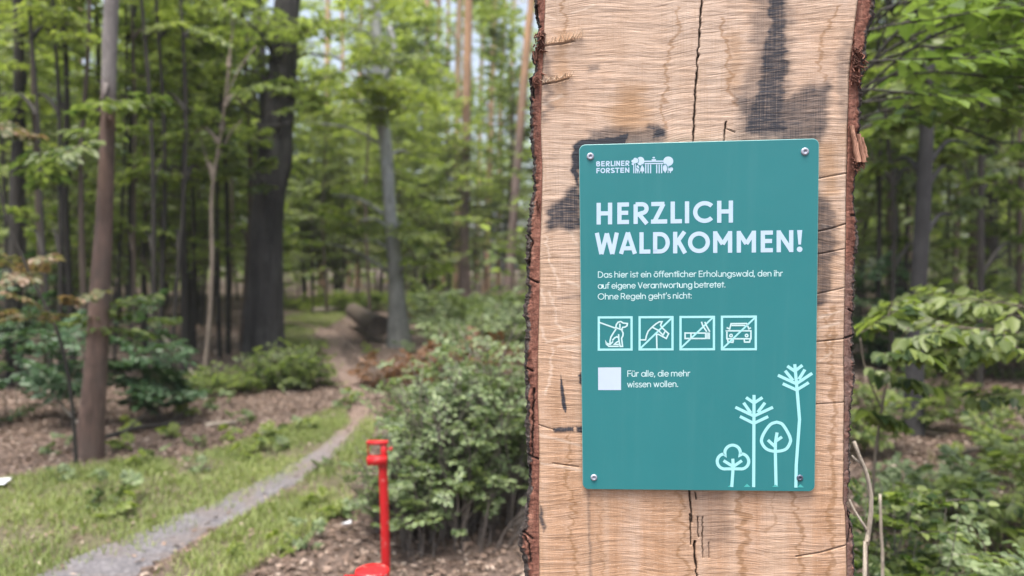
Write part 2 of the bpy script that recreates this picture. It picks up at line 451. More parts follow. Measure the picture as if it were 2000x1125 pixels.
# wood material
def wood_material():
    t = NT('sawn_oak_face'); pc = t.attr('pc').outputs['Vector']
    band = t.noise(t.mapv(pc, (22, .9, 1)), 1.0, 4, .6, .3)
    patch = t.noise(t.mapv(pc, (5, 3.5, 1)), 1.0, 3)
    col = t.ramp(band, [(0.30, (.40, .228, .130)), (0.45, (.50, .310, .200)), (0.58, (.53, .355, .250)), (0.72, (.575, .41, .305))])
    xyz = t.n('ShaderNodeSeparateXYZ', {0: pc})
    ug = t.n('ShaderNodeMapRange', {0: xyz.outputs[1], 1: -.32, 2: .30, 3: 0.0, 4: 1.0}).outputs[0]
    col = t.mix(t.math('MULTIPLY', ug, t.ramp(patch, [(.3, .45), (.6, 1.0)])), col, (.53, .405, .325))
    mot = t.noise(t.mapv(pc, (14, 9, 1), (4, 7, 0)), 1.0, 5, .65); col = t.mix(t.ramp(mot, [(.50, 0.0), (.72, .45)]), col, (.36, .235, .150)); col = t.mix(t.ramp(mot, [(.28, .35), (.46, 0.0)]), col, (.60, .47, .40))
    # saw marks: long thin lines, slightly tilted and wavy
    warp = t.noise(t.mapv(pc, (9, 16, 1)), 1.0, 2)
    wv = t.math('MULTIPLY', t.math('SUBTRACT', warp, .5), .006)
    big = t.noise(t.mapv(pc, (3.2, 2.2, 1), (5, 3, 0)), 1.0, 2); wv = t.math('ADD', wv, t.math('MULTIPLY', t.math('SUBTRACT', big, .5), .075))
    v2 = t.math('ADD', t.math('ADD', xyz.outputs[1], wv), t.math('MULTIPLY', xyz.outputs[0], -.035))
    pv = t.n('ShaderNodeCombineXYZ', {0: xyz.outputs[0], 1: v2, 2: 0.0}).outputs[0]
    saw = t.noise(t.mapv(pv, (11, 225, 1)), 1.0, 5, .68)
    saw2 = t.noise(t.mapv(pv, (30, 560, 1), (3, 1, 0)), 1.0, 2, .6)
    fib = t.noise(t.mapv(pc, (420, 9, 1)), 1.0, 3, .6)
    spk = t.noise(t.mapv(pc, (300, 300, 1)), 1.0, 2, .6)
    rgt = t.n('ShaderNodeMapRange', {0: xyz.outputs[0], 1: -.15, 2: .15, 3: .40, 4: 1.0}).outputs[0]
    rgt = t.math('MULTIPLY', rgt, t.ramp(t.noise(t.mapv(pc, (16, 26, 1), (2, 9, 0)), 1.0, 4, .6), [(.36, .25), (.60, 1.0)]))
    dk = t.math('MULTIPLY', t.ramp(saw, [(.37, 1.0), (.455, 0.0)]), rgt)
    col = t.mix(t.math('MULTIPLY', dk, .66), col, (.18, .105, .068))
    col = t.mix(t.math('MULTIPLY', t.ramp(saw2, [(.38, 1.0), (.48, 0.0)]), .45), col, (.25, .150, .090))
    col = t.mix(t.math('MULTIPLY', t.ramp(saw, [(.56, 0.0), (.72, 1.0)]), .40), col, (.62, .49, .40))
    col = t.mix(t.math('MULTIPLY', t.math('MULTIPLY', t.ramp(fib, [(.38, 1.0), (.48, 0.0)]), t.ramp(patch, [(.35, .3), (.6, 1.0)])), .24), col, (.33, .205, .125))
    col = t.mix(t.math('MULTIPLY', t.ramp(spk, [(.57, 0.0), (.70, 1.0)]), .38), col, (.64, .52, .43))
    wm = t.attr('warm').outputs['Fac']; col = t.mix(t.math('MULTIPLY', wm, .75), col, (.33, .18, .080))
    stk = t.attr('streak').outputs['Fac']; col = t.mix(t.math('MULTIPLY', stk, .62), col, (.26, .140, .066))
    pl = t.attr('pale').outputs['Fac']; col = t.mix(t.math('MULTIPLY', pl, .42), col, (.72, .60, .50))
    stn = t.attr('stain').outputs['Fac']
    brk = t.math('ADD', t.math('MULTIPLY', t.ramp(t.noise(t.mapv(pv, (40, 330, 1), (7, 2, 0)), 1.0, 3, .65), [(.32, 1.0), (.68, 0.0)]), .55), t.math('MULTIPLY', t.ramp(fib, [(.35, 1.0), (.65, 0.0)]), .25))
    sf = t.math('MULTIPLY', stn, t.math('ADD', .72, brk)); sf = t.math('MINIMUM', sf, .97)
    col = t.mix(sf, col, (.028, .033, .046))
    cr = t.attr('crack').outputs['Fac']; col = t.mix(cr, col, (.018, .010, .007))
    t.color(col); t.b.inputs['Roughness'].default_value = .78
    t.b.inputs['Specular IOR Level'].default_value = .25
    h = t.math('ADD', t.math('MULTIPLY', saw, 1.0), t.math('ADD', t.math('MULTIPLY', saw2, .5), t.math('MULTIPLY', fib, .15)))
    t.bump(h, .7, .0020)
    return t.m
def bark_slab_material():
    t = NT('oak_slab_bark'); pc = t.attr('pc').outputs['Vector']; o = t.attr('outer').outputs['Fac']
    f = t.noise(t.mapv(pc, (90, 14, 60)), 1.0, 5, .65, .6)
    f2 = t.noise(t.mapv(pc, (60, 60, 60)), 1.0, 5, .7)
    f3 = t.noise(t.mapv(pc, (40, 260, 40)), 1.0, 3)
    inner = t.ramp(f, [(.28, (.085, .030, .021)), (.5, (.215, .085, .058)), (.72, (.34, .17, .12))])
    inner = t.mix(t.math('MULTIPLY', t.ramp(f3, [(.34, 1.0), (.5, 0.0)]), .5), inner, (.06, .024, .018))
    lowr = t.attr('grey').outputs['Fac']
    inner = t.mix(t.math('MULTIPLY', lowr, t.ramp(f2, [(.3, .4), (.7, 1.0)])), inner, t.ramp(f2, [(.3, (.055, .040, .036)), (.75, (.25, .175, .155))]))
    outer = t.ramp(f2, [(.36, (.012, .009, .008)), (.58, (.060, .045, .040)), (.78, (.24, .22, .20))])
    oo = t.math('ADD', o, t.math('MULTIPLY', t.math('SUBTRACT', f2, .5), .9))
    c = t.mix(t.ramp(oo, [(.42, 0.0), (.58, 1.0)]), inner, outer)
    c = t.mix(t.attr('gap').outputs['Fac'], c, (.012, .008, .007))
    t.color(c); t.b.inputs['Roughness'].default_value = .88
    t.bump(t.math('ADD', f2, f), .9, .006)
    return t.m

def build_slab():
    base = W3(S(np.array(1350.), np.array(2400.)), np.array(0.0))
    zmin = -0.02
    # rows: fine over the visible part, coarse above and below
    ys = np.concatenate([np.linspace(-480, -20, 40), np.arange(-18.6, 1145, 1.4), np.linspace(1150, 2380, 90)])
    nc = 450
    tt = np.linspace(0, 1, nc)
    X = edge(LI, ys)[:, None] * (1 - tt) + edge(RI, ys)[:, None] * tt
    Y = np.repeat(ys[:, None], nc, 1)
    stain = np.zeros_like(X); streak = np.zeros_like(X); crack = np.zeros_like(X); pale = np.zeros_like(X); warm = np.zeros_like(X)
    def mx(a, b): np.maximum(a, b, out=a)
    # dark tannin stains
    mx(stain, .80 * poly_mask(X, Y, [(1500, -300), (1536, -300), (1537, 60), (1538, 130), (1532, 200), (1542, 262), (1455, 262), (1460, 215), (1484, 150), (1486, 90), (1500, 60)], 9, 6, 1))
    mx(stain, .42 * poly_mask(X, Y, [(1480, -300), (1545, -300), (1545, 130), (1540, 200), (1560, 275), (1440, 275), (1440, 190), (1470, 110)], 14, 12, 2))
    mx(stain, .66 * poly_mask(X, Y, [(1440, 188), (1500, 178), (1530, 190), (1575, 168), (1622, 158), (1622, 200), (1606, 278), (1530, 278), (1455, 262)], 10, 8, 3))
    mx(stain, .85 * poly_mask(X, Y, [(1455, 222), (1500, 216), (1530, 225), (1540, 262), (1458, 262)], 9, 8, 4))
    mx(stain, 1.2 * poly_mask(X, Y, [(1117, 286), (1135, 275), (1168, 268), (1200, 264), (1232, 258), (1215, 300), (1130, 330), (1126, 372), (1119, 340)], 5, 5, 5))
    mx(stain, .55 * poly_mask(X, Y, [(1148, 256), (1200, 248), (1245, 254), (1295, 244), (1300, 285), (1150, 285)], 9, 9, 6))
    mx(stain, .85 * poly_mask(X, Y, [(1264, 246), (1290, 244), (1298, 272), (1272, 276)], 8, 7, 7))
    mx(stain, .80 * poly_mask(X, Y, [(1134, 358), (1112, 372), (1088, 394), (1064, 408), (1070, 450), (1134, 449)], 8, 7, 8))
    mx(stain, .62 * poly_mask(X, Y, [(1590, 372), (1625, 395), (1634, 440), (1626, 520), (1616, 600), (1588, 606)], 9, 9, 9))
    mx(stain, .35 * poly_mask(X, Y, [(1650, 60), (1662, 60), (1656, 240), (1640, 240), (1638, 120)], 9, 9, 10))
    mx(stain, .40 * poly_mask(X, Y, [(1062, 120), (1080, 120), (1072, 240), (1058, 250)], 7, 9, 11))
    mx(stain, .45 * poly_mask(X, Y, [(1150, 126), (1172, 124), (1172, 136), (1152, 138)], 5, 4, 12))
    mx(stain, .95 * poly_mask(X, Y, [(1095, 731), (1100, 755), (1107, 797), (1104, 807), (1099, 800), (1094, 760)], 1.6, 1.2, 13))
    mx(stain, .9 * poly_mask(X, Y, [(1080, 836), (1121, 834), (1122, 842), (1082, 844)], 2.4, 2, 14, .2))
    mx(stain, .9 * poly_mask(X, Y, [(1125, 834), (1138, 832), (1138, 846), (1127, 843)], 2.4, 2, 15, .2))
    mx(stain, .9 * poly_mask(X, Y, [(1130, 732), (1140, 722), (1140, 758), (1133, 750)], 2.4, 2, 16, .2))
    mx(stain, .75 * poly_mask(X, Y, [(1053, 985), (1060, 1000), (1066, 1028), (1061, 1040), (1054, 1018)], 3, 2.5, 17))
    mx(stain, .38 * line_mask(X, Y, [(1149, 950), (1151, 1040), (1154, 1130), (1156, 1400)], 5, 3, 1, 18))
    mx(stain, .40 * line_mask(X, Y, [(1090, 583), (1132, 578)], 5, 3, 2, 19))
    mx(stain, .30 * poly_mask(X, Y, [(1330, 958), (1420, 958), (1430, 1060), (1370, 1080)], 16, 12, 20))
    # warm brown areas
    mx(warm, .85 * poly_mask(X, Y, [(1215, 160), (1262, 168), (1268, 258), (1205, 262), (1190, 215)], 22, 10, 21))
    mx(warm, .55 * poly_mask(X, Y, [(1085, 60), (1112, 60), (1105, 215), (1085, 215)], 10, 8, 22))
    mx(warm, .65 * poly_mask(X, Y, [(1605, 280), (1630, 280), (1640, 380), (1605, 400)], 12, 8, 23))
    mx(warm, .5 * poly_mask(X, Y, [(1420, 60), (1450, 60), (1445, 180), (1420, 180)], 12, 8, 24))
    mx(warm, .4 * poly_mask(X, Y, [(1595, 400), (1640, 400), (1632, 560), (1600, 600)], 12, 8, 25))
    # brown growth streaks
    sk = [([(1322, 15), (1326, 60), (1312, 85), (1308, 110), (1300, 130), (1303, 160), (1296, 190), (1298, 250)], 6),
          ([(1410, 35), (1415, 80), (1425, 110), (1418, 130), (1428, 150), (1420, 165), (1440, 205)], 6),
          ([(1638, 12), (1624, 45), (1608, 70), (1602, 100), (1600, 130), (1612, 158)], 6),
          ([(1325, 950), (1330, 1000), (1320, 1015), (1342, 1030), (1325, 1080), (1346, 1110), (1340, 1180)], 6),
          ([(1450, 950), (1442, 1000), (1464, 1012), (1448, 1030), (1460, 1050), (1448, 1080), (1452, 1125), (1455, 1300)], 11),
          ([(1545, 955), (1555, 1000), (1566, 1040), (1560, 1075), (1570, 1100), (1560, 1125), (1566, 1300)], 7),
          ([(1170, 975), (1175, 1020), (1170, 1050), (1178, 1090), (1174, 1125)], 4),
          ([(1115, 955), (1120, 1000), (1112, 1050), (1122, 1080), (1125, 1125)], 6),
          ([(1515, 955), (1508, 990), (1518, 1010), (1500, 1040)], 4), ([(1626, 960), (1620, 1010), (1628, 1060), (1620, 1125)], 9),
          ([(1630, 600), (1622, 700), (1630, 800), (1624, 960)], 8), ([(1612, 610), (1618, 660), (1610, 700)], 7),
          ([(1108, 850), (1112, 900), (1104, 950)], 7), ([(1098, 0), (1104, 40), (1096, 60)], 6)]
    for i, (p, wd) in enumerate(sk): mx(streak, (.95 if wd > 5 else .7) * line_mask(X, Y, p, wd, 2.0, 6.0, 40 + i, .13))
    # pale rays
    pr = [[(1067, 462), (1074, 510), (1092, 560)], [(1072, 570), (1084, 600), (1087, 632), (1102, 646), (1132, 640)], [(1055, 560), (1064, 594)],
          [(1054, 640), (1068, 668), (1132, 653)], [(1078, 680), (1075, 722), (1067, 770)], [(1112, 450), (1130, 480)], [(1110, 548), (1132, 560)],
          [(1090, 676), (1132, 678)], [(1100, 682), (1132, 684)], [(1060, 205), (1100, 185)], [(1065, 30), (1085, 38)], [(1120, 25), (1160, 10)],
          [(1056, 850), (1132, 870)], [(1058, 905), (1132, 918)], 
          [(1600, 705), (1622, 690)], [(1600, 620), (1640, 608)], [(1602, 640), (1640, 630)], [(1605, 440), (1620, 448), (1625, 442)]]
    for i, p in enumerate(pr): mx(pale, line_mask(X, Y, p, 4.4, 2.4, 3, 70 + i))
    # cracks
    ck = [([(1373, -300), (1371, 0), (1367, 50), (1362, 120), (1358, 200), (1354, 275), (1354, 330)], 3.4), ([(1345, 940), (1350, 1000), (1352, 1020)], 3.0),
          ([(1347, 1005), (1348, 1030), (1350, 1064)], 2.2), ([(1356, 1058), (1358, 1090), (1360, 1125), (1364, 1500)], 3.6), ([(1372, 1010), (1372, 1060), (1373, 1090)], 1.5),
          ([(1384, 1060), (1384, 1090)], 1.2), ([(1362, 1010), (1364, 1050)], 1.3), ([(1358, 962), (1360, 975)], 1.8),
          ([(1418, 238), (1416, 262), (1414, 280)], 2.6)]
    for i, (p, wd) in enumerate(ck): mx(crack, line_mask(X, Y, p, wd, .9, 1.0, 100 + i))
    hk = [([(1598, 452), (1625, 446), (1655, 436)], 2.4), ([(1590, 668), (1620, 665), (1655, 661)], 2.2), ([(1555, 1087), (1600, 1080), (1660, 1063)], 2.0), ([(1590, 350), (1655, 338)], 1.6),
          ([(1080, 905), (1130, 912)], 1.4), ([(1420, 252), (1435, 258)], 1.8), ([(1052, 830), (1082, 840)], 1.2), ([(1595, 497), (1650, 486)], 1.4), ([(1592, 575), (1650, 562)], 1.4), ([(1590, 790), (1650, 786)], 1.4)]
    mx(crack, .5 * line_mask(X, Y, [(1064, 90), (1100, 85), (1120, 80)], 3.2, 1.6, 4, 150)); mx(crack, .55 * line_mask(X, Y, [(1060, 165), (1090, 160), (1108, 154)], 2.8, 1.4, 3, 151))
    for i, (p, wd) in enumerate(hk): mx(crack, .55 * line_mask(X, Y, p, wd, .9, .6, 130 + i))
    uv = S(X, Y)
    n = -crack * .005 + (fbm(X * .012, Y * .02, 33, 3) - .5) * .0016 + (vnoise(X * .02 + Y * .001, Y * .17, 36) - .5) * .0007
    n = n - .012 * (sstep(0.006, 0, tt)[None, :] + sstep(.994, 1, tt)[None, :]) * 0.25
    P = W3(uv, n)
    root = thing('timber_post', 'tall upright oak plank sawn through a log, with bark along both edges and dark stains', 'post', (base[0], base[1], 0))
    off = np.array([base[0], base[1], 0.0])
    g = Geo(); g.add(P.reshape(-1, 3), grid_quads(len(ys), nc)[:, ::-1])
    at_ = dict(pc=np.concatenate([uv, n[..., None]], -1).reshape(-1, 3), stain=stain.ravel(), streak=streak.ravel(), crack=np.clip(crack, 0, 1).ravel(), pale=pale.ravel(), warm=warm.ravel())
    o = obj('sawn_face', g.mesh('sawn_face', wood_material(), off, True, at_), root)
    # back and ends of the plank: a closed body behind the face
    yb = np.linspace(-480, 2380, 30)
    uvL, uvR = S(edge(LI, yb), yb), S(edge(RI, yb), yb); g = Geo()
    rows = []
    for k in range(len(yb)):
        rows.append(np.stack([W3(uvL[k], -.006 + 0 * uvL[k][0]), W3(uvL[k] + [0.004, 0], np.array(-.10)), W3(uvR[k] - [.004, 0], np.array(-.10)), W3(uvR[k], np.array(-.006))]))
    V = np.array(rows).reshape(-1, 3); q = grid_quads(len(yb), 4)
    g.add(V, q); g.add(V[:4], [[0, 1, 2, 3]]); g.add(V[-4:], [[0, 1, 2, 3]])
    obj('plank_back', g.mesh('plank_back', plain_mat('weathered_oak', (.42, .30, .21), .8, .25, 30), off), root)
    # bark on both edges
    bm = bark_slab_material(); BARK = []
    for side, (ti, to) in enumerate(((LI, LO), (RI, RO))):
        sg = -1 if side == 0 else 1
        ys2 = np.concatenate([np.linspace(-480, -12, 60), np.arange(-10, 1140, 1.7), np.linspace(1145, 2380, 160)])
        nk = 26; kk = np.linspace(0, 1, nk)
        xi = edge(ti, ys2); xo = edge(to, ys2)
        # ragged outline
        rg = (fbm(ys2 * .16, ys2 * 0 + side, 55 + side, 4) - .5) * 9 + (vnoise(ys2 * .55, ys2 * 0, 57 + side) - .5) * 4
        xo = xo + sg * rg * .75
        Xk = []; Nk = []; Ok = []
        for k in kk:
            if k < .5:      # the cut face of the bark
                a = k / .5; Xk.append(xi + (xo - xi) * a); Nk.append(-.0015 - .006 * a ** 2 + 0 * xi); Ok.append(.02 + .86 * a ** 2 + 0 * xi)
            else:           # wraps round the outside towards the back
                a = (k - .5) / .5; Xk.append(xo + sg * (6 * math.sin(a * 2.4) - 34 * a * a)); Nk.append(-.0075 - .095 * a + 0 * xi); Ok.append(1.0 + 0 * xi)
        Xk = np.array(Xk).T; Nk = np.array(Nk).T; Ok = np.array(Ok).T
        Yk = np.repeat(ys2[:, None], nk, 1)
        d = (fbm(Xk * .09 + side * 50, Yk * .045, 60, 4) - .5) + .6 * (fbm(kk[None] * 22 + 0 * Yk, Yk * .12, 64, 3) - .5)
        lift = sstep(.08, .45, kk)[None, :]
        Nk = Nk + d * .011 * lift
        Xk = Xk + sg * (fbm(kk[None] * 18 + 0 * Yk, Yk * .10, 62, 4) - .5) * 9 * sstep(.35, .6, kk)[None, :]
        gap = np.zeros_like(Xk)
        lines = ([[(1043, 760), (1041, 800), (1040, 870), (1041, 893)], [(1028, 890), (1052, 897)], [(1036, 910), (1034, 945)], [(1024, 1048), (1034, 1065), (1036, 1100)], [(1022, 1040), (1040, 1054)], [(1035, 545), (1052, 552)], [(1030, 455), (1040, 470), (1034, 520)], [(1028, 720), (1042, 726)], [(1047, 10), (1052, 40)], [(1038, 150), (1044, 190)]]
                 if side == 0 else [[(1672, 10), (1668, 60), (1665, 90)], [(1660, 120), (1657, 170)], [(1655, 255), (1654, 310)], [(1664, 420), (1680, 422)], [(1660, 605), (1672, 612)], [(1664, 680), (1668, 690)], [(1656, 1000), (1662, 1030), (1656, 1060)], [(1660, 1000), (1668, 1025)], [(1652, 660), (1672, 655)]])
        for i, p in enumerate(lines): gap = np.maximum(gap, line_mask(Xk, Yk, p, 3.0, 1.2, 1.5, 160 + i + side * 20))
        Nk = Nk - gap * .006
        grey = np.repeat(((sstep(480, 560, ys2) if side else 0 * ys2) * .9)[:, None], nk, 1)
        uv = S(Xk, Yk); P = W3(uv, Nk)
        g = Geo(); g.add(P.reshape(-1, 3), grid_quads(len(ys2), nk))
        BARK.append((g, dict(pc=np.concatenate([uv, Nk[..., None]], -1).reshape(-1, 3), outer=Ok.ravel(), gap=gap.ravel(), grey=grey.ravel())))
    # loose bark flakes and splinters
    rng = np.random.default_rng(5)
    fl_m = bark_mat('bark_flake', (.06, .022, .015), (.24, .10, .068), 60)
    pale_m = bark_mat('pale_bark_sliver', (.22, .10, .065), (.42, .235, .165), 60)
    def shard(g, a, b, wa, wb, th, n0, n1, m=0):
        """a thick sliver from pixel a to pixel b"""
        p = np.linspace(0, 1, 7)[:, None]; c = np.array(a) * (1 - p) + np.array(b) * p
        c[1:-1] += rng.normal(0, .7, (5, 2))
        dv = (np.array(b, float) - a); dv /= np.hypot(*dv); nv = np.array([-dv[1], dv[0]])
        wd = (wa * (1 - p) + wb * p) * rng.uniform(.85, 1.15, (7, 1)); nn = (n0 * (1 - p) + n1 * p)[:, 0]
        ring = []
        for s, e in ((-.5, 0), (-.3, 1), (.3, 1.1), (.5, 0), (0, -.6)):
            q = c + nv * wd * s; ring.append(W3(S(q[:, 0], q[:, 1]), nn + th * e))
        V = np.stack(ring, 1).reshape(-1, 3); g.add(V, grid_quads(7, 5, True)[:, ::-1], m=m)
        g.add(V[:5], [[0, 1, 2, 3]], [[0, 3, 4]], m=m); g.add(V[-5:], [[3, 2, 1, 0]], [[4, 3, 0]], m=m)
    g = Geo(); shard(g, (1662, 246), (1672, 318), 9, 12, .006, .002, .010); shard(g, (1676, 262), (1684, 318), 9, 11, .006, .0, .006)
    shard(g, (1684, 268), (1691, 308), 7, 8, .006, -.004, .002)
    for k in range(26):
        x = rng.uniform(1662, 1688); y = rng.uniform(308, 330); shard(g, (x, y), (x + rng.normal(0, 4), y + rng.uniform(4, 11)), 3, 1.6, .003, .004, .010, 1)
    obj('bark_sliver', g.mesh('bark_sliver', [pale_m, fl_m], off), root)
    g = BARK[1][0]
    for k in range(46):
        y = rng.uniform(88, 165); x = rng.uniform(1662, 1688) - (y - 90) * .03; an = rng.normal(1.3, .7); L = rng.uniform(6, 15)
        shard(g, (x, y), (x + math.cos(an) * L, y + math.sin(an) * L), rng.uniform(2.5, 5), 1.2, .003, rng.uniform(-.004, .004), rng.uniform(.0, .010), 1)
    g = BARK[0][0]
    for k in range(40):
        y = rng.choice([rng.uniform(60, 100), rng.uniform(140, 165), rng.uniform(385, 410)], p=[.55, .25, .2]); x = rng.uniform(1044, 1062) - (y > 130) * 4; an = rng.normal(1.57, .6); L = rng.uniform(6, 14)
        shard(g, (x, y), (x + math.cos(an) * L, y + math.sin(an) * L), rng.uniform(2.5, 5), 1.2, .003, rng.uniform(-.004, .002), rng.uniform(.0, .008), 1)
    shard(g, (1041, 100), (1046, 125), 5, 3, .004, -.002, .001, 1); shard(g, (1047, 92), (1047, 118), 4, 3, .004, -.002, .001, 1)
    for g, at2 in BARK:
        for k_, v_ in at2.items(): at2[k_] = np.concatenate([v_, np.zeros((g.n - len(v_),) + v_.shape[1:])])
        obj('bark', g.mesh('bark', [bm, fl_m], off, True, at2), root)
    spm = plain_mat('pale_splinter', (.78, .63, .48), .8, .2, 60)
    for (a, b, n0, hmax) in (((1066, 86), (1137, 72), 19, 19), ((1062, 162), (1118, 148), 17, 9)):
        g = Geo()
        for k in range(n0):
            t = (k + rng.uniform(0, .8)) / n0; x = a[0] + (b[0] - a[0]) * t; y = a[1] + (b[1] - a[1]) * t
            h = hmax * rng.uniform(.3, 1.1) * (.5 + .6 * t if hmax > 10 else 1.0)
            shard(g, (x, y), (x + rng.normal(2, 3.5), y - h), rng.uniform(1.8, 3.2), .7, .002, .001, rng.uniform(.007, .014))
        obj('splinters', g.mesh('splinters', spm, off), root)
build_slab()

# ------------------------------------------------------------------ the sign
SIGN_F = 0.0085
sgn = thing('information_sign', 'teal forest welcome sign screwed to the sawn face of the oak plank', 'sign', QC)
NLAY = [0]
def ribbon(g, uv, width, closed=False, ext=0.0, n=None):
    """flat stroke along a polyline on the sign's plane (metres), mitred"""
    p = np.asarray(uv, float)
    if ext and not closed:
        a = p[0] - p[1]; a /= np.hypot(*a); b = p[-1] - p[-2]; b /= np.hypot(*b)
        p = p.copy(); p[0] += a * ext; p[-1] += b * ext
    if closed: q = np.concatenate([p[-1:], p, p[:1]])
    else: q = np.concatenate([2 * p[:1] - p[1:2], p, 2 * p[-1:] - p[-2:-1]])
    d = np.diff(q, axis=0); d /= np.linalg.norm(d, axis=1)[:, None] + 1e-12
    nm = np.stack([-d[:, 1], d[:, 0]], 1); n1, n2 = nm[:-1], nm[1:]
    m = n1 + n2; m /= np.linalg.norm(m, axis=1)[:, None] + 1e-9
    k = 1 / np.maximum((m * n1).sum(1), .45)
    e = m * (k * width / 2)[:, None]
    NLAY[0] = (NLAY[0] + 1) % 9
    h = (SIGN_F + .00008 + .00003 * NLAY[0]) if n is None else n
    V = np.concatenate([W3(p + e, np.full(len(p), h)), W3(p - e, np.full(len(p), h))])
    c = len(p); i = np.arange(c if closed else c - 1); j = (i + 1) % c
    g.add(V, np.stack([i, i + c, j + c, j], 1))
def fan(g, uv, n=None):
    p = np.asarray(uv, float); NLAY[0] = (NLAY[0] + 1) % 9
    h = (SIGN_F + .00008 + .00003 * NLAY[0]) if n is None else n
    V = W3(np.concatenate([p, p.mean(0)[None]]), np.full(len(p) + 1, h)); c = len(p)
    g.add(V, None, [[i, (i + 1) % c, c] for i in range(c)])
def part(g, name, mat, parent=sgn):
    loc = QC
    return obj(name, g.mesh(name, mat, loc), parent)
def teal():
    t = NT('teal_sign_coating'); v = t.obj()
    f = t.noise(v, 5, 3); f2 = t.noise(v, 180, 3); f3 = t.noise(v, 60, 5, .7)
    c = t.mix(f, (.018, .168, .184), (.024, .200, .220))
    st_ = t.noise(t.mapv(v, (38, 1, 2.2)), 1.0, 4, .6); c = t.mix(t.ramp(st_, [(.52, 0.0), (.75, .22)]), c, (.055, .225, .238))
    c = t.mix(t.ramp(f3, [(.70, 0.0), (.80, .22)]), c, (.09, .28, .28))
    t.color(c); t.b.inputs['Roughness'].default_value = .42
    t.set(t.b.inputs['Roughness'], t.ramp(f3, [(.3, .38), (.7, .52)]))
    t.bump(f2, .05, .0004)
    return t.m
M['teal'] = teal()
M['ink_white'] = plain_mat('pale_blue_white_print', (.46, .60, .76), .5, .05, 60)
M['ink_cyan'] = plain_mat('pale_cyan_print', (.34, .70, .75), .5, .04, 40)
M['ink_text'] = plain_mat('pale_text_print', (.50, .70, .73), .5, .04, 40)
M['ink_teal'] = plain_mat('light_teal_print', (.07, .42, .41), .5, .04, 40)
M['zinc'] = plain_mat('zinc_screw', (.36, .38, .46), .5, .2, 300, .35)
M['zinc_dark'] = plain_mat('dark_screw', (.10, .12, .17), .5, .2, 300, .5)

def rrect(w_, h_, r, n=8):
    pts = []
    for cx, cy, a0 in ((w_ / 2 - r, h_ / 2 - r, 0), (-w_ / 2 + r, h_ / 2 - r, 90), (-w_ / 2 + r, -h_ / 2 + r, 180), (w_ / 2 - r, -h_ / 2 + r, 270)):
        for k in range(n + 1):
            a = R(a0 + 90 * k / n); pts.append((cx + r * math.cos(a), cy + r * math.sin(a)))
    return np.array(pts)
g = Geo(); rr = .0108
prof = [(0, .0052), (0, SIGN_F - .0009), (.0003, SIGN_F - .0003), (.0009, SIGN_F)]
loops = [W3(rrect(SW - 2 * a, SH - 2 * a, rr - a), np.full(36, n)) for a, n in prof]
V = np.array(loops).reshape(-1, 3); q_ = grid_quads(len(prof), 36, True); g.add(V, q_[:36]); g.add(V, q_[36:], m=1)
inn = rrect(SW - .0018, SH - .0018, rr - .0009); g.add(W3(np.concatenate([inn, [[0, 0]]]), np.full(37, SIGN_F)), None, [[i, (i + 1) % 36, 36] for i in range(36)])
g.add(W3(np.concatenate([rrect(SW, SH, rr), [[0, 0]]]), np.full(37, .0052)), None, [[(i + 1) % 36, i, 36] for i in range(36)])
part(g, 'panel', [M['teal'], plain_mat('sign_edge_highlight', (.15, .34, .35), .4, .3, 90)])  # paler teal on the bevel: the rim's highlight from the sky, put into the colour

# --- stroke alphabet -------------------------------------------------
def arc(cx, cy, rx, ry, a0, a1, n=14):
    a = np.radians(np.linspace(a0, a1, n)); return [(cx + rx * math.cos(t), cy + ry * math.sin(t)) for t in a]
X_ = .70
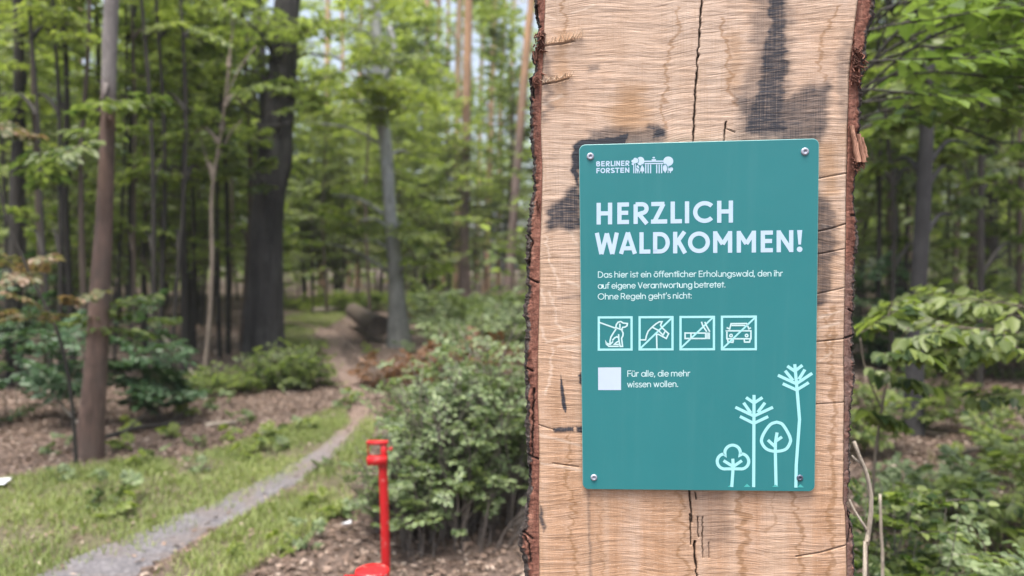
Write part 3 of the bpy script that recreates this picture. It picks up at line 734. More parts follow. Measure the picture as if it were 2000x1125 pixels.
# headline capitals in a unit box; strokes are centre lines for a stroke of `s` (fraction of the box) inset on each side
def caps(ch, sx, sy):
    l, r, b, t = sx / 2, 1 - sx / 2, sy / 2, 1 - sy / 2; m = .5
    if ch == 'H': return [[(l, 0), (l, 1)], [(r, 0), (r, 1)], [(l, .51), (r, .51)]]
    if ch == 'E': return [[(1, b), (l, b), (l, t), (1, t)], [(l, .52), (.93, .52)]]
    if ch == 'R': return [[(l, 0), (l, t)], [(l, t)] + [(.5, t)] + arc(.56, .70, r - .56, t - .70, 90, -90) + [(l, .40)], [(.42, .40), (r + .02, 0)]]
    if ch == 'Z': return [[(0.02, t), (r - .04, t)], [(r - .10, t), (l + .08, b)], [(0, b), (1, b)]]
    if ch == 'L': return [[(l, 1), (l, b), (1, b)]]
    if ch == 'I': return [[(.5, 0), (.5, 1)]]
    if ch == 'C': return [arc(.5, .5, .5 - sx / 2, .5 - sy / 2, 42, 318, 30)]
    if ch == 'O': return [arc(.5, .5, .5 - sx / 2, .5 - sy / 2, 0, 348, 32) + ['c']]
    if ch == 'W': return [[(l * .9, 1), (.27, 0.0)], [(.27, 0.0), (.5, .97)], [(.5, .97), (.73, 0.0)], [(.73, 0.0), (1 - l * .9, 1)]]
    if ch == 'A': return [[(l * .9, 0), (.5, 1)], [(.5, 1), (1 - l * .9, 0)], [(.24, .26), (.76, .26)]]
    if ch == 'D': return [[(l, b), (l, t)] + [(.40, t)] + arc(.42, .5, r - .42, t - .5, 90, -90, 18) + [(.40, b), (0, b)]]
    if ch == 'K': return [[(l, 0), (l, 1)], [(l, .40), (r - .04, 1)], [(.38, .56), (r, 0)]]
    if ch == 'M': return [[(l, 0), (l, 1)], [(r, 0), (r, 1)], [(l, .93), (.5, .40)], [(r, .93), (.5, .40)]]
    if ch == 'N': return [[(l, 0), (l, 1)], [(r, 0), (r, 1)], [(l, .93), (r, .07)]]
    if ch == 'B': return [[(l, b), (l, t)], [(l, t)] + arc(.55, .755, r - .62, t - .755, 90, -90) + [(l, .515)], [(l, .515)] + arc(.58, .2575 + b / 2, r - .58, .2575 - b / 2, 90, -90) + [(l, b)]]
    if ch == 'F': return [[(l, 0), (l, t), (1, t)], [(l, .50), (.9, .50)]]
    if ch == 'S': return [arc(.5, .735, .5 - sx / 2, t - .735, 25, 255, 14) + arc(.5, .26, .5 - sx / 2, .26 - b, 80, -155, 16)]
    if ch == 'T': return [[(0, t), (1, t)], [(.5, 0), (.5, t)]]
    return []
def cap_line(name, letters, mat, x0, x1, top0, top1, bot0, bot1, stroke):
    """letters: (char, left px, right px); cap-line and base-line heights in px at x0 and x1"""
    g = Geo()
    def lin(a, b, x): return a + (b - a) * (x - x0) / (x1 - x0)
    for ch, l, r in letters:
        w_ = r - l; sx = stroke / w_; sy = stroke / (lin(bot0, bot1, l) - lin(top0, top1, l))
        if ch == '!':
            q = lambda x, y: S(np.array(l + x * w_), np.array(lin(bot0, bot1, l) + (lin(top0, top1, l) - lin(bot0, bot1, l)) * y))
            fan(g, [q(.05, 1), q(.95, 1), q(.72, .34), q(.28, .34)])
            fan(g, [q(.5 + .5 * math.cos(a), .125 + .125 * math.sin(a)) for a in np.linspace(0, 2 * np.pi, 17)[:-1]])
            continue
        for st in caps(ch, sx, sy):
            cl = st[-1] == 'c'; st = np.array(st[:-1] if cl else st, float)
            px = l + st[:, 0] * w_; tp = lin(top0, top1, px); bt = lin(bot0, bot1, px); py = bt + (tp - bt) * st[:, 1]
            ribbon(g, S(px, py), stroke * MPP, cl)
    return part(g, name, mat)
hz = lambda a: [(c, 1160 + l / 4.545, 1160 + r / 4.545) for c, l, r in a]
cap_line('headline_text', hz([('H', 22, 160), ('E', 205, 308), ('R', 348, 482), ('Z', 502, 645), ('L', 675, 775), ('I', 803, 837), ('C', 873, 1077), ('H', 1085, 1225)]), M['ink_white'], 1164, 1430, 396.6, 392.0, 438.6, 434.8, 8.3)
cap_line('headline_text', hz([('W', 8, 218), ('A', 220, 377), ('L', 400, 497), ('D', 520, 668), ('K', 697, 822), ('O', 828, 1022), ('M', 1050, 1218), ('M', 1258, 1428), ('E', 1470, 1577), ('N', 1610, 1757), ('!', 1788, 1838)]), M['ink_white'], 1162, 1564, 454.8, 449.3, 496.2, 491.8, 8.2)

def low():
    """small print: char -> (advance, strokes); x-height .70, ascender 1.05, cap 1.0, descender -.28"""
    x = X_; ry = x / 2; rx = .30; G = {}
    bowl = arc(.30, ry, rx, ry, 0, 345, 22) + ['c']
    dot = lambda cx, cy: arc(cx, cy, .035, .035, 0, 300, 6) + ['c']
    G['a'] = (.78, [bowl, [(.6, 0), (.6, x)]]); G['o'] = (.78, [bowl]); G['ö'] = (.78, [bowl, dot(.18, .93), dot(.42, .93)])
    G['d'] = (.78, [bowl, [(.6, 0), (.6, 1.05)]]); G['b'] = (.78, [bowl, [(0, 0), (0, 1.05)]]); G['g'] = (.78, [bowl, [(.6, x), (.6, 0)] + arc(.3, -.02, .3, .27, 0, -150, 10)])
    G['e'] = (.76, [[(.02, ry + .02), (.58, ry + .02)] + arc(.30, ry, rx, ry, 8, 320, 20)])
    G['c'] = (.66, [arc(.30, ry, rx, ry, 48, 312, 18)])
    G['h'] = (.72, [[(0, 0), (0, 1.05)], [(0, .38)] + arc(.25, x - .27, .25, .27, 170, 0, 10) + [(.5, 0)]])
    G['n'] = (.72, [[(0, 0), (0, x)], [(0, .38)] + arc(.25, x - .27, .25, .27, 170, 0, 10) + [(.5, 0)]])
    G['m'] = (1.12, [[(0, 0), (0, x)], [(0, .4)] + arc(.225, x - .25, .225, .25, 170, 0, 9) + [(.45, 0)], [(.45, .4)] + arc(.675, x - .25, .225, .25, 170, 0, 9) + [(.9, 0)]])
    G['r'] = (.48, [[(0, 0), (0, x)], [(0, .36)] + arc(.25, x - .30, .25, .30, 170, 75, 7)])
    G['u'] = (.72, [[(0, x), (0, .27)] + arc(.25, .27, .25, .27, 180, 360, 10) + [(.5, x)], [(.5, 0), (.5, x)]])
    G['ü'] = (.72, G['u'][1] + [dot(.13, .93), dot(.37, .93)])
    G['i'] = (.24, [[(0, 0), (0, x)], dot(0, .95)]); G['l'] = (.24, [[(0, 0), (0, 1.05)]]); G['t'] = (.46, [[(.14, 0), (.14, .93)], [(-.06, x), (.34, x)]])
    G['f'] = (.44, [[(.10, 0), (.10, .85)] + arc(.28, .85, .18, .20, 170, 70, 6), [(-.08, x), (.30, x)]])
    G['s'] = (.58, [arc(.22, .53, .20, .17, 40, 260, 10) + arc(.22, .175, .21, .175, 80, -145, 11)])
    G['w'] = (1.0, [[(0, x), (.2, 0)], [(.2, 0), (.4, x)], [(.4, x), (.6, 0)], [(.6, 0), (.8, x)]])
    G['V'] = (.86, [[(0, 1), (.34, 0)], [(.34, 0), (.68, 1)]]); G['E'] = (.74, [[(.52, 0), (0, 0), (0, 1), (.52, 1)], [(0, .52), (.48, .52)]])
    G['F'] = (.66, [[(0, 0), (0, 1), (.5, 1)], [(0, .5), (.46, .5)]]); G['D'] = (.90, [[(0, 0), (0, 1), (.22, 1)] + arc(.24, .5, .46, .5, 90, -90, 14) + [(.22, 0), (-.05, 0)]])
    G['O'] = (1.12, [arc(.46, .5, .46, .5, 0, 348, 26) + ['c']]); G['R'] = (.78, [[(0, 0), (0, 1), (.28, 1)] + arc(.30, .73, .26, .27, 90, -90, 10) + [(0, .46)], [(.28, .46), (.58, 0)]])
    G['.'] = (.26, [dot(.02, .04)]); G[':'] = (.26, [dot(.02, .04), dot(.02, .58)]); G[','] = (.28, [[(.06, .08), (-.02, -.18)]]); G["'"] = (.26, [[(.06, 1.06), (.03, .82)]]); G[' '] = (.30, [])
    return G
GL = low()
def small_line(name, txt, x0, x1, y0, y1, cap, stroke):
    g = Geo(); tot = sum(GL[c][0] for c in txt) - .2; kx = (x1 - x0) / tot; cx = 0.0
    for c in txt:
        adv, sts = GL[c]
        for st in sts:
            cl = st[-1] == 'c'; p = np.array(st[:-1] if cl else st, float)
            px = x0 + (cx + p[:, 0]) * kx; py = y0 + (y1 - y0) * (px - x0) / (x1 - x0) - p[:, 1] * cap
            ribbon(g, S(px, py), stroke * MPP, cl, 0 if cl else .3 * stroke * MPP)
        cx += adv
    return part(g, name, M['ink_text'])
small_line('body_text', 'Das hier ist ein öffentlicher Erholungswald, den ihr', 1168.3, 1525.5, 541.3, 538.6, 10.9, 1.55)
small_line('body_text', 'auf eigene Verantwortung betretet.', 1168.0, 1414.3, 562.8, 560.3, 10.9, 1.55)
small_line('body_text', "Ohne Regeln geht's nicht:", 1168.0, 1349.0, 583.8, 581.8, 10.9, 1.55)
small_line('link_text', 'Für alle, die mehr', 1225.4, 1345.8, 733.6, 732.8, 11.2, 1.6)
small_line('link_text', 'wissen wollen.', 1225.0, 1322.6, 754.2, 753.4, 11.2, 1.6)
def zz(pts, ox, oy, s): p = np.asarray(pts, float); return S(ox + p[:, 0] / s, oy + p[:, 1] / s)
g = Geo(); fan(g, zz([(155, 645), (402, 643), (402, 888), (156, 888)], 1140, 600, 5.556)); part(g, 'blank_square', plain_mat('pale_square_print', (.50, .60, .74), .5, .05, 60))
# the forestry emblem beside its name
g = Geo()
lz = lambda a: [(c, 1150 + l / 11.11, 1150 + r / 11.11) for c, l, r in a]
cap_line('emblem_text', lz([('B', 158, 245), ('E', 266, 342), ('R', 366, 450), ('L', 470, 535), ('I', 548, 572), ('N', 590, 672), ('E', 694, 768), ('R', 788, 875)]), M['ink_white'], 1164, 1229, 315.9, 314.4, 326.0, 324.9, 2.15)
cap_line('emblem_text', lz([('F', 162, 235), ('O', 248, 355), ('R', 370, 455), ('S', 468, 560), ('T', 565, 660), ('E', 678, 760), ('N', 780, 872)]), M['ink_white'], 1164, 1229, 329.0, 327.9, 339.2, 338.0, 2.15)
E_ = (1150, 300, 11.11)
def ell(cx, cy, rx, ry, n=22): return [(cx + rx * math.cos(a), cy + ry * math.sin(a)) for a in np.linspace(0, 2 * np.pi, n + 1)[:-1]]
g = Geo()
fan(g, zz(ell(1112, 172, 84, 92), *E_)); fan(g, zz(ell(1712, 175, 108, 102), *E_)); fan(g, zz(ell(1765, 345, 50, 48), *E_)); fan(g, zz(ell(1640, 325, 46, 78), *E_))
for cx, cy, r_ in ((955, 175, 40), (1000, 135, 42), (1042, 180, 38), (990, 190, 42), (948, 235, 28)): fan(g, zz(ell(cx, cy, r_, r_ * .85, 12), *E_))
fan(g, zz([(1148, 250), (1190, 330), (1192, 395), (1105, 395), (1112, 330)], *E_)); fan(g, zz(ell(1050, 330, 34, 70), *E_))
for x in (965, 1002, 1040, 1085, 1150): ribbon(g, zz([(x, 235 if x < 1010 else 380), (x, 435)], *E_), 1.7 * MPP)
for x in (1645, 1705, 1755): ribbon(g, zz([(x, 380 if x != 1705 else 240), (x, 428)], *E_), 1.7 * MPP)
for x in (1225, 1277, 1330, 1462, 1515, 1568): ribbon(g, zz([(x, 243), (x, 434)], *E_), 2.1 * MPP)
ribbon(g, zz([(1195, 178), (1605, 174)], *E_), 2.5 * MPP); ribbon(g, zz([(1200, 226), (1605, 222)], *E_), 2.3 * MPP)
fan(g, zz([(1355, 132), (1445, 130), (1445, 168), (1355, 168)], *E_)); fan(g, zz(ell(1398, 98, 27, 18, 12), *E_))
n_e = g.n
# the dark gaps between the emblem's trees
ge = g; g = Geo()
for p in ([(1058, 110), (1075, 160), (1062, 205), (1020, 225), (1018, 300), (1075, 340)], [(1092, 380), (1112, 300), (1145, 240), (1190, 290)], [(1610, 250), (1660, 235), (1695, 300), (1690, 390)], [(1712, 320), (1760, 300), (1815, 285)]):
    ribbon(g, zz(p, *E_), 1.1 * MPP, n=SIGN_F + .0005)
for v_, q_ in zip(g.V, g.Q): pass
ge.add(np.concatenate(g.V), np.concatenate(g.Q), None, 1); part(ge, 'emblem', [M['ink_white'], M['teal']])

# pictograms: box corners in px, strokes in zoomed coordinates
def pictogram(box, strokes, circ, diag, fills, src, label):
    g = Geo(); l, t, r, b = box; s2 = 2.2
    ribbon(g, S(np.array([l + s2, r - s2, r - s2, l + s2]), np.array([t + s2 + .3, t + s2, b - s2 - .3, b - s2])), 4.4 * MPP, True)
    o = part(g, 'pictogram', M['ink_cyan']); o['label'] = label
    g = Geo()
    for st in strokes: ribbon(g, zz(st, *src), 2.9 * MPP, ext=.8 * MPP)
    for cx, cy, r_ in circ: ribbon(g, zz(ell(cx, cy, r_, r_, 16), *src), 2.5 * MPP, True)
    for f in fills: fan(g, zz(f, *src))
    o2 = obj('symbol', g.mesh('symbol', M['ink_text'], QC), o)
    if diag:
        g = Geo(); ribbon(g, zz(diag, *src), 3.5 * MPP); obj('diagonal_bar', g.mesh('diagonal_bar', M['ink_cyan'], QC), o)
A = (1160, 610, 12.5); B = (1320, 610, 12.5)
pictogram((1167, 616.4, 1235, 683.6), [[(130, 232), (510, 368)], [(515, 352), (600, 385), (690, 418)], [(530, 345), (540, 285), (585, 225), (650, 210), (705, 248), (808, 258), (800, 310), (755, 345), (695, 352), (668, 405)],
    [(625, 270), (628, 365)], [(530, 395), (470, 485), (410, 585), (388, 680), (388, 770)], [(672, 425), (705, 490), (698, 560), (668, 620), (692, 815), (632, 815), (600, 640), (596, 525)], [(450, 662), (500, 605), (555, 578), (588, 600)],
    [(455, 700), (388, 770), (300, 735), (280, 685), (300, 760), (360, 812), (590, 812)], [(590, 690), (545, 715), (490, 765), (590, 765)]], [], None, [], A, 'square pictogram of a sitting dog on a leash')
pictogram((1246.2, 616, 1314.4, 683.2), [[(1120, 655), (1250, 655), (1268, 560), (1312, 445), (1402, 350), (1500, 268), (1580, 218), (1648, 215), (1612, 300), (1650, 362), (1808, 505), (1752, 622), (1560, 520), (1515, 520), (1525, 870)],
    [(1420, 352), (1560, 425), (1668, 535)], [(1722, 450), (1672, 545)]], [], [(1130, 855), (1890, 120)], [], A, 'crossed out square pictogram of a bent tool on a post')
pictogram((1325.6, 615.6, 1394.8, 683), [[(205, 490), (690, 490)], [(205, 622), (690, 622)], [(208, 480), (208, 632)], [(350, 490), (350, 622)], [(608, 225), (640, 320), (728, 450)], [(690, 228), (722, 305), (802, 448)]], [], [(115, 845), (890, 105)],
    [[(690 + 32 * i, 476), (716 + 32 * i, 476), (716 + 32 * i, 638), (690 + 32 * i, 638)] for i in range(4)], B, 'crossed out square pictogram of a smoking cigarette')
pictogram((1406, 615, 1476, 683), [[(1288, 400), (1322, 262), (1700, 258), (1758, 395)], [(1345, 305), (1655, 305)], [(1225, 362), (1262, 380)], [(1798, 365), (1765, 380)], [(1222, 435), (1222, 628), (1805, 628), (1805, 435), (1200, 435)],
    [(1240, 640), (1250, 708), (1368, 715), (1380, 645)], [(1640, 640), (1652, 708), (1772, 708), (1788, 640)]], [(1322, 552, 32), (1700, 550, 32)], [(1120, 865), (1920, 100)], [], B, 'crossed out square pictogram of a car seen from the front')
# the four line-drawn trees
K = (1380, 690, 4.091); TW = 6.1 * MPP
def smooth_closed(p, n=48):
    p = np.asarray(p, float); q = resample(np.concatenate([p, p[:1]]), n); return q[:-1]
for label, sts, cl, gr in (
    ('tallest line-drawn tree with a bent trunk', [[(702, 1060), (705, 880), (718, 700), (731, 520), (712, 290), (704, 200), (693, 80)], [(597, 235), (708, 285), (804, 226)], [(560, 168), (706, 236), (832, 152)], [(617, 132), (680, 210)], [(774, 122), (726, 200)], [(634, 95), (694, 136), (754, 88)]], None, [(712, 1058), (738, 1033), (766, 1058)]),
    ('straight line-drawn tree with eight bare branches', [[(367, 1056), (370, 324)], [(258, 495), (368, 550), (482, 496)], [(222, 422), (370, 492), (520, 422)], [(287, 386), (345, 468)], [(457, 386), (400, 462)], [(307, 345), (370, 388), (437, 345)]], None, [(288, 1055), (314, 1030), (342, 1055)]),
    ('line-drawn tree with a rounded egg shaped crown', [[(545, 1055), (539, 770), (540, 700), (553, 622)], [(480, 682), (540, 738)], [(592, 657), (545, 690)]], smooth_closed([(550, 540), (592, 555), (628, 605), (655, 660), (657, 700), (622, 755), (545, 772), (472, 755), (432, 705), (434, 660), (466, 600), (505, 555)]), [(513, 1055), (540, 1035), (567, 1055)]),
    ('small line-drawn tree with a three lobed crown', [[(193, 1055), (205, 890), (201, 830)], [(128, 846), (205, 893), (274, 846)]], np.array(arc(138, 852, 60, 60, 80, 262, 16) + arc(200, 785, 62, 62, 165, 375, 20) + arc(268, 852, 60, 60, 278, 460, 16)), [(160, 1055), (187, 1035), (212, 1055)])):
    g = Geo()
    for st in sts: ribbon(g, zz(st, *K), TW)
    if cl is not None: ribbon(g, zz(cl, *K), TW, True)
    o = part(g, 'tree_drawing', M['ink_cyan']); o['label'] = label
    g = Geo(); fan(g, zz(gr, *K)); obj('grass_mark', g.mesh('grass_mark', M['ink_teal'], QC), o)
# screws
for (x, y, r_, mt) in ((1153, 305.5, 7.2, 'zinc'), (1572, 296, 7.6, 'zinc'), (1160, 932.5, 6.8, 'zinc'), (1562, 933, 6.4, 'zinc_dark')):
    g = Geo(); c = S(np.array(x), np.array(y), SIGN_F); a = np.linspace(0, 2 * np.pi, 21)[:-1]; cs = np.stack([np.cos(a), np.sin(a)], 1)
    prof = [(1.0, .0001), (1.0, .0010), (.82, .0022), (.42, .0028), (.36, .0013), (.0, .0011)]
    V = np.array([W3(c + cs * r_ * MPP * k, np.full(20, SIGN_F + h)) for k, h in prof]).reshape(-1, 3)
    g.add(V, grid_quads(len(prof), 20, True)); o = part(g, 'screw', M[mt])
    o.data.polygons.foreach_set('use_smooth', np.ones(len(o.data.polygons), bool))


# ------------------------------------------------------------------ ground, path, grass, litter
def gheight(x, y):
    return (fbm(np.asarray(x) * .35 + 40, np.asarray(y) * .35 + 40, 3, 3) - .5) * .10 * sstep(3.0, 7.0, np.hypot(x, y))
PATH_PX = np.array([(-60, 1300, 250), (165, 1125, 205), (296, 1060, 145), (428, 1000, 112), (545, 940, 84), (640, 885, 56), (690, 835, 38), (705, 795, 34), (690, 750, 40), (660, 712, 46), (640, 690, 44), (655, 668, 40), (640, 650, 40), (590, 636, 40), (560, 628, 30)], float)
pc_ = gnd(PATH_PX[:, 0], PATH_PX[:, 1]); pw_ = PATH_PX[:, 2] / FPX * np.array([depth_of(y) for y in PATH_PX[:, 1]])
PC = resample(np.concatenate([pc_[:, :2], pw_[:, None]], 1), 160)
def path_dist(x, y):
    d = np.full(np.shape(x), 1e9); 
    for i in range(0, len(PC), 2):
        d = np.minimum(d, np.hypot(x - PC[i, 0], y - PC[i, 1]) - PC[i, 2] / 2)
    return d
def px_poly(pts): return gnd(np.array([p[0] for p in pts], float), np.array([p[1] for p in pts], float))[:, :2]
def in_poly(x, y, poly):
    ins = np.zeros(np.shape(x), bool); n = len(poly)
    for i in range(n):
        ax, ay = poly[i]; bx, by = poly[(i + 1) % n]
        ins ^= ((ay > y) != (by > y)) & (x < (bx - ax) * (y - ay) / (by - ay + 1e-12) + ax)
    return ins
GRASS_L = px_poly([(-500, 1300), (-500, 985), (-120, 965), (60, 935), (200, 912), (350, 905), (450, 880), (540, 850), (600, 820), (668, 800), (690, 830), (640, 890), (560, 945), (440, 1005), (320, 1065), (190, 1125), (0, 1240)])
GRASS_R = px_poly([(400, 1240), (300, 1125), (420, 1040), (530, 980), (640, 905), (690, 850), (715, 800), (735, 830), (720, 900), (690, 980), (600, 1060), (470, 1125)])
GRASS_B = px_poly([(552, 700), (560, 600), (640, 590), (700, 605), (640, 640), (600, 660), (660, 675), (600, 690)])
GRASS_C = px_poly([(1700, 1300), (1700, 960), (1800, 900), (1900, 930), (2100, 950), (2300, 1300)])

def ground_material():
    t = NT('forest_floor'); v = t.obj()
    f = t.noise(v, 14, 6, .7); f2 = t.noise(v, 1.1, 3); f3 = t.noise(v, 60, 4, .7)
    c = t.ramp(f, [(.30, (.055, .037, .029)), (.5, (.135, .095, .077)), (.70, (.24, .178, .150))])
    c = t.mix(t.ramp(f3, [(.35, .55), (.6, 0.0)]), c, (.045, .032, .024))
    gr = t.attr('grassy').outputs['Fac']
    gk = t.math('ADD', gr, t.math('MULTIPLY', t.math('SUBTRACT', f2, .5), .5))
    c = t.mix(t.ramp(gk, [(.35, 0.0), (.75, .6)]), c, t.ramp(f, [(.3, (.060, .062, .028)), (.7, (.150, .150, .070))]))
    t.color(c); t.b.inputs['Roughness'].default_value = .95
    t.bump(t.math('ADD', f, f3), .8, .03)
    return t.m
def rows_axis():
    return np.unique(np.concatenate([np.linspace(-6, 20, 200), np.linspace(20, 60, 70), np.linspace(60, 150, 20)]))
xs = np.unique(np.concatenate([np.linspace(-150, -30, 20), np.linspace(-30, -8, 50), np.linspace(-8, 12, 180), np.linspace(12, 30, 40), np.linspace(30, 150, 20)])); ysg = rows_axis()
GX, GY = np.meshgrid(xs, ysg)
gz = gheight(GX, GY)
gr_a = np.zeros_like(GX)
for pl_, k in ((GRASS_L, 1.0), (GRASS_R, .7), (GRASS_B, .9), (GRASS_C, .5)): gr_a = np.maximum(gr_a, in_poly(GX, GY, pl_) * k)
g = Geo(); g.add(np.stack([GX, GY, gz], -1).reshape(-1, 3), grid_quads(len(ysg), len(xs)))
gme = g.mesh('ground', ground_material(), (0, 0, 0), True, dict(grassy=gr_a.ravel()))
tag(obj('ground', gme), kind='structure')
# the trodden path: a ragged strip a few mm above the ground
t = NT('gravel_path'); v = t.obj()
f = t.noise(v, 45, 6, .75); f2 = t.noise(v, 5, 4); far_ = t.attr('far').outputs['Fac']
c = t.ramp(f, [(.3, (.058, .055, .061)), (.5, (.120, .114, .125)), (.7, (.25, .238, .255))])
c2 = t.ramp(f, [(.3, (.105, .070, .055)), (.7, (.25, .18, .15))])
c = t.mix(t.math('ADD', far_, t.math('MULTIPLY', t.math('SUBTRACT', f2, .5), .5)), c, c2)
c = t.mix(t.ramp(f2, [(.45, 0.0), (.7, .45)]), c, (.13, .095, .072))
t.color(c); t.b.inputs['Roughness'].default_value = .95; t.bump(f, .7, .015)
nk = 15; V = []; far = []
tg = np.gradient(PC[:, :2], axis=0); tg /= np.linalg.norm(tg, axis=1)[:, None]; nr = np.stack([-tg[:, 1], tg[:, 0]], 1)
for i in range(len(PC)):
    for k in range(nk):
        s = k / (nk - 1) * 2 - 1
        ragg = 1 + (fbm(np.array(i * .35), np.array(3.0 if s > 0 else 9.0), 5, 3) - .5) * .7
        p = PC[i, :2] + nr[i] * s * PC[i, 2] / 2 * float(ragg)
        V.append((p[0], p[1], float(gheight(p[0], p[1])) + .012 * (1 - s * s) + .004 - .012 * (abs(s) > .99))); far.append(float(sstep(5.0, 7.5, PC[i, 1])))
g = Geo(); g.add(V, grid_quads(len(PC), nk)); tag(obj('path', g.mesh('path', t.m, (0, 0, 0), True, dict(far=np.array(far)))), kind='structure')

rng = np.random.default_rng(21)
# grass blades
def blades(g, n, poly, hgt, rng, dens_seed, thr=.35, clear=True):
    lo = poly.min(0); hi = poly.max(0); lo = np.maximum(lo, [-6, 1.5]); hi = np.minimum(hi, [6, 26])
    x = rng.uniform(lo[0], hi[0], n * 4); y = rng.uniform(lo[1], hi[1], n * 4)
    k = in_poly(x, y, poly) & (fbm(x * 2.2, y * 2.2, dens_seed, 3) + rng.normal(0, .10, len(x)) > thr)
    if clear: k &= path_dist(x, y) > -.05 + rng.normal(0, .07, len(x)) + (fbm(x * 3, y * 3, 7, 2) - .5) * .25
    x = x[k][:n]; y = y[k][:n]; m = len(x)
    h = hgt * rng.uniform(.35, 1.3, m) * (.6 + fbm(x * 1.6, y * 1.6, dens_seed + 2, 2)); az = rng.uniform(0, 2 * np.pi, m); ln = rng.uniform(.2, 1.0, m); wd = rng.uniform(.003, .007, m)
    b = np.stack([x, y, gheight(x, y) - .004], 1); d = np.stack([np.cos(az), np.sin(az), 0 * az], 1); s = np.stack([-np.sin(az), np.cos(az), 0 * az], 1); up = np.array([0, 0, 1.0])
    m1 = b + up * (h * .6)[:, None] + d * (h * ln * .3)[:, None]; tp = b + up * h[:, None] * (1 - .25 * ln)[:, None] + d * (h * ln * .9)[:, None]
    V = np.stack([b - s * wd[:, None] * .5, b + s * wd[:, None] * .5, m1 + s * wd[:, None] * .45, m1 - s * wd[:, None] * .45, tp + s * wd[:, None] * .1, tp - s * wd[:, None] * .1], 1).reshape(-1, 3)
    i = np.arange(m)[:, None] * 6; Q = np.stack([i + [[0, 1, 2, 3]], i + [[3, 2, 4, 5]]], 1).reshape(-1, 4)
    r = np.clip(.15 + .55 * fbm(x * 1.3, y * 1.3, dens_seed + 7, 2) + rng.normal(0, .16, m), 0, 1)
    g.add(V, Q, rnd=np.repeat(r, 2))
g = Geo(); blades(g, 34000, GRASS_L, .045, rng, 81, .42); blades(g, 7000, GRASS_R, .05, rng, 84, .50); blades(g, 9000, GRASS_B, .10, rng, 88, .3); blades(g, 3000, GRASS_C, .10, rng, 90, .45)
tag(obj('grass', g.mesh('grass', M['grass'], rnd=True)), kind='stuff', label='short patchy grass along both sides of the gravel path', cat='grass')
# leaf litter
g = Geo()
def litter(n, px0, px1, d0, d1, size):
    d = np.sqrt(rng.uniform(d0 ** 2, d1 ** 2, n)); px = rng.uniform(px0, px1, n)
    x = (px - 1000) / FPX * d; y = d
    gl = in_poly(x, y, GRASS_L) | in_poly(x, y, GRASS_R)
    k = (path_dist(x, y) > .02) | (rng.random(n) < .10) | ((y > 6.5) & (rng.random(n) < .5)); k &= ~gl | (rng.random(n) < .10)
    x, y = x[k], y[k]; m = len(x); az = rng.uniform(0, 2 * np.pi, m)
    P = np.stack([x, y, gheight(x, y) + rng.uniform(.004, .022, m)], 1); D = np.stack([np.cos(az), np.sin(az), rng.normal(0, .25, m)], 1)
    N = np.stack([rng.normal(0, .75, m), rng.normal(0, .75, m), np.ones(m)], 1); ln = size * rng.uniform(.45, 1.4, m)
    leaf_geo(g, P, D, N, ln, ln * rng.uniform(.28, .55, m), np.clip(rng.normal(.42, .30, m), 0, 1))
litter(40000, -150, 1150, 2.6, 9, .036); litter(28000, 1550, 2250, 2.0, 10, .038); litter(16000, -700, 2800, 9, 20, .07); litter(9000, 1150, 1550, 2.2, 9, .045)
tag(obj('leaf_litter', g.mesh('leaf_litter', M['litter'], rnd=True)), kind='stuff', label='dry brown fallen leaves covering the forest floor', cat='leaf litter')

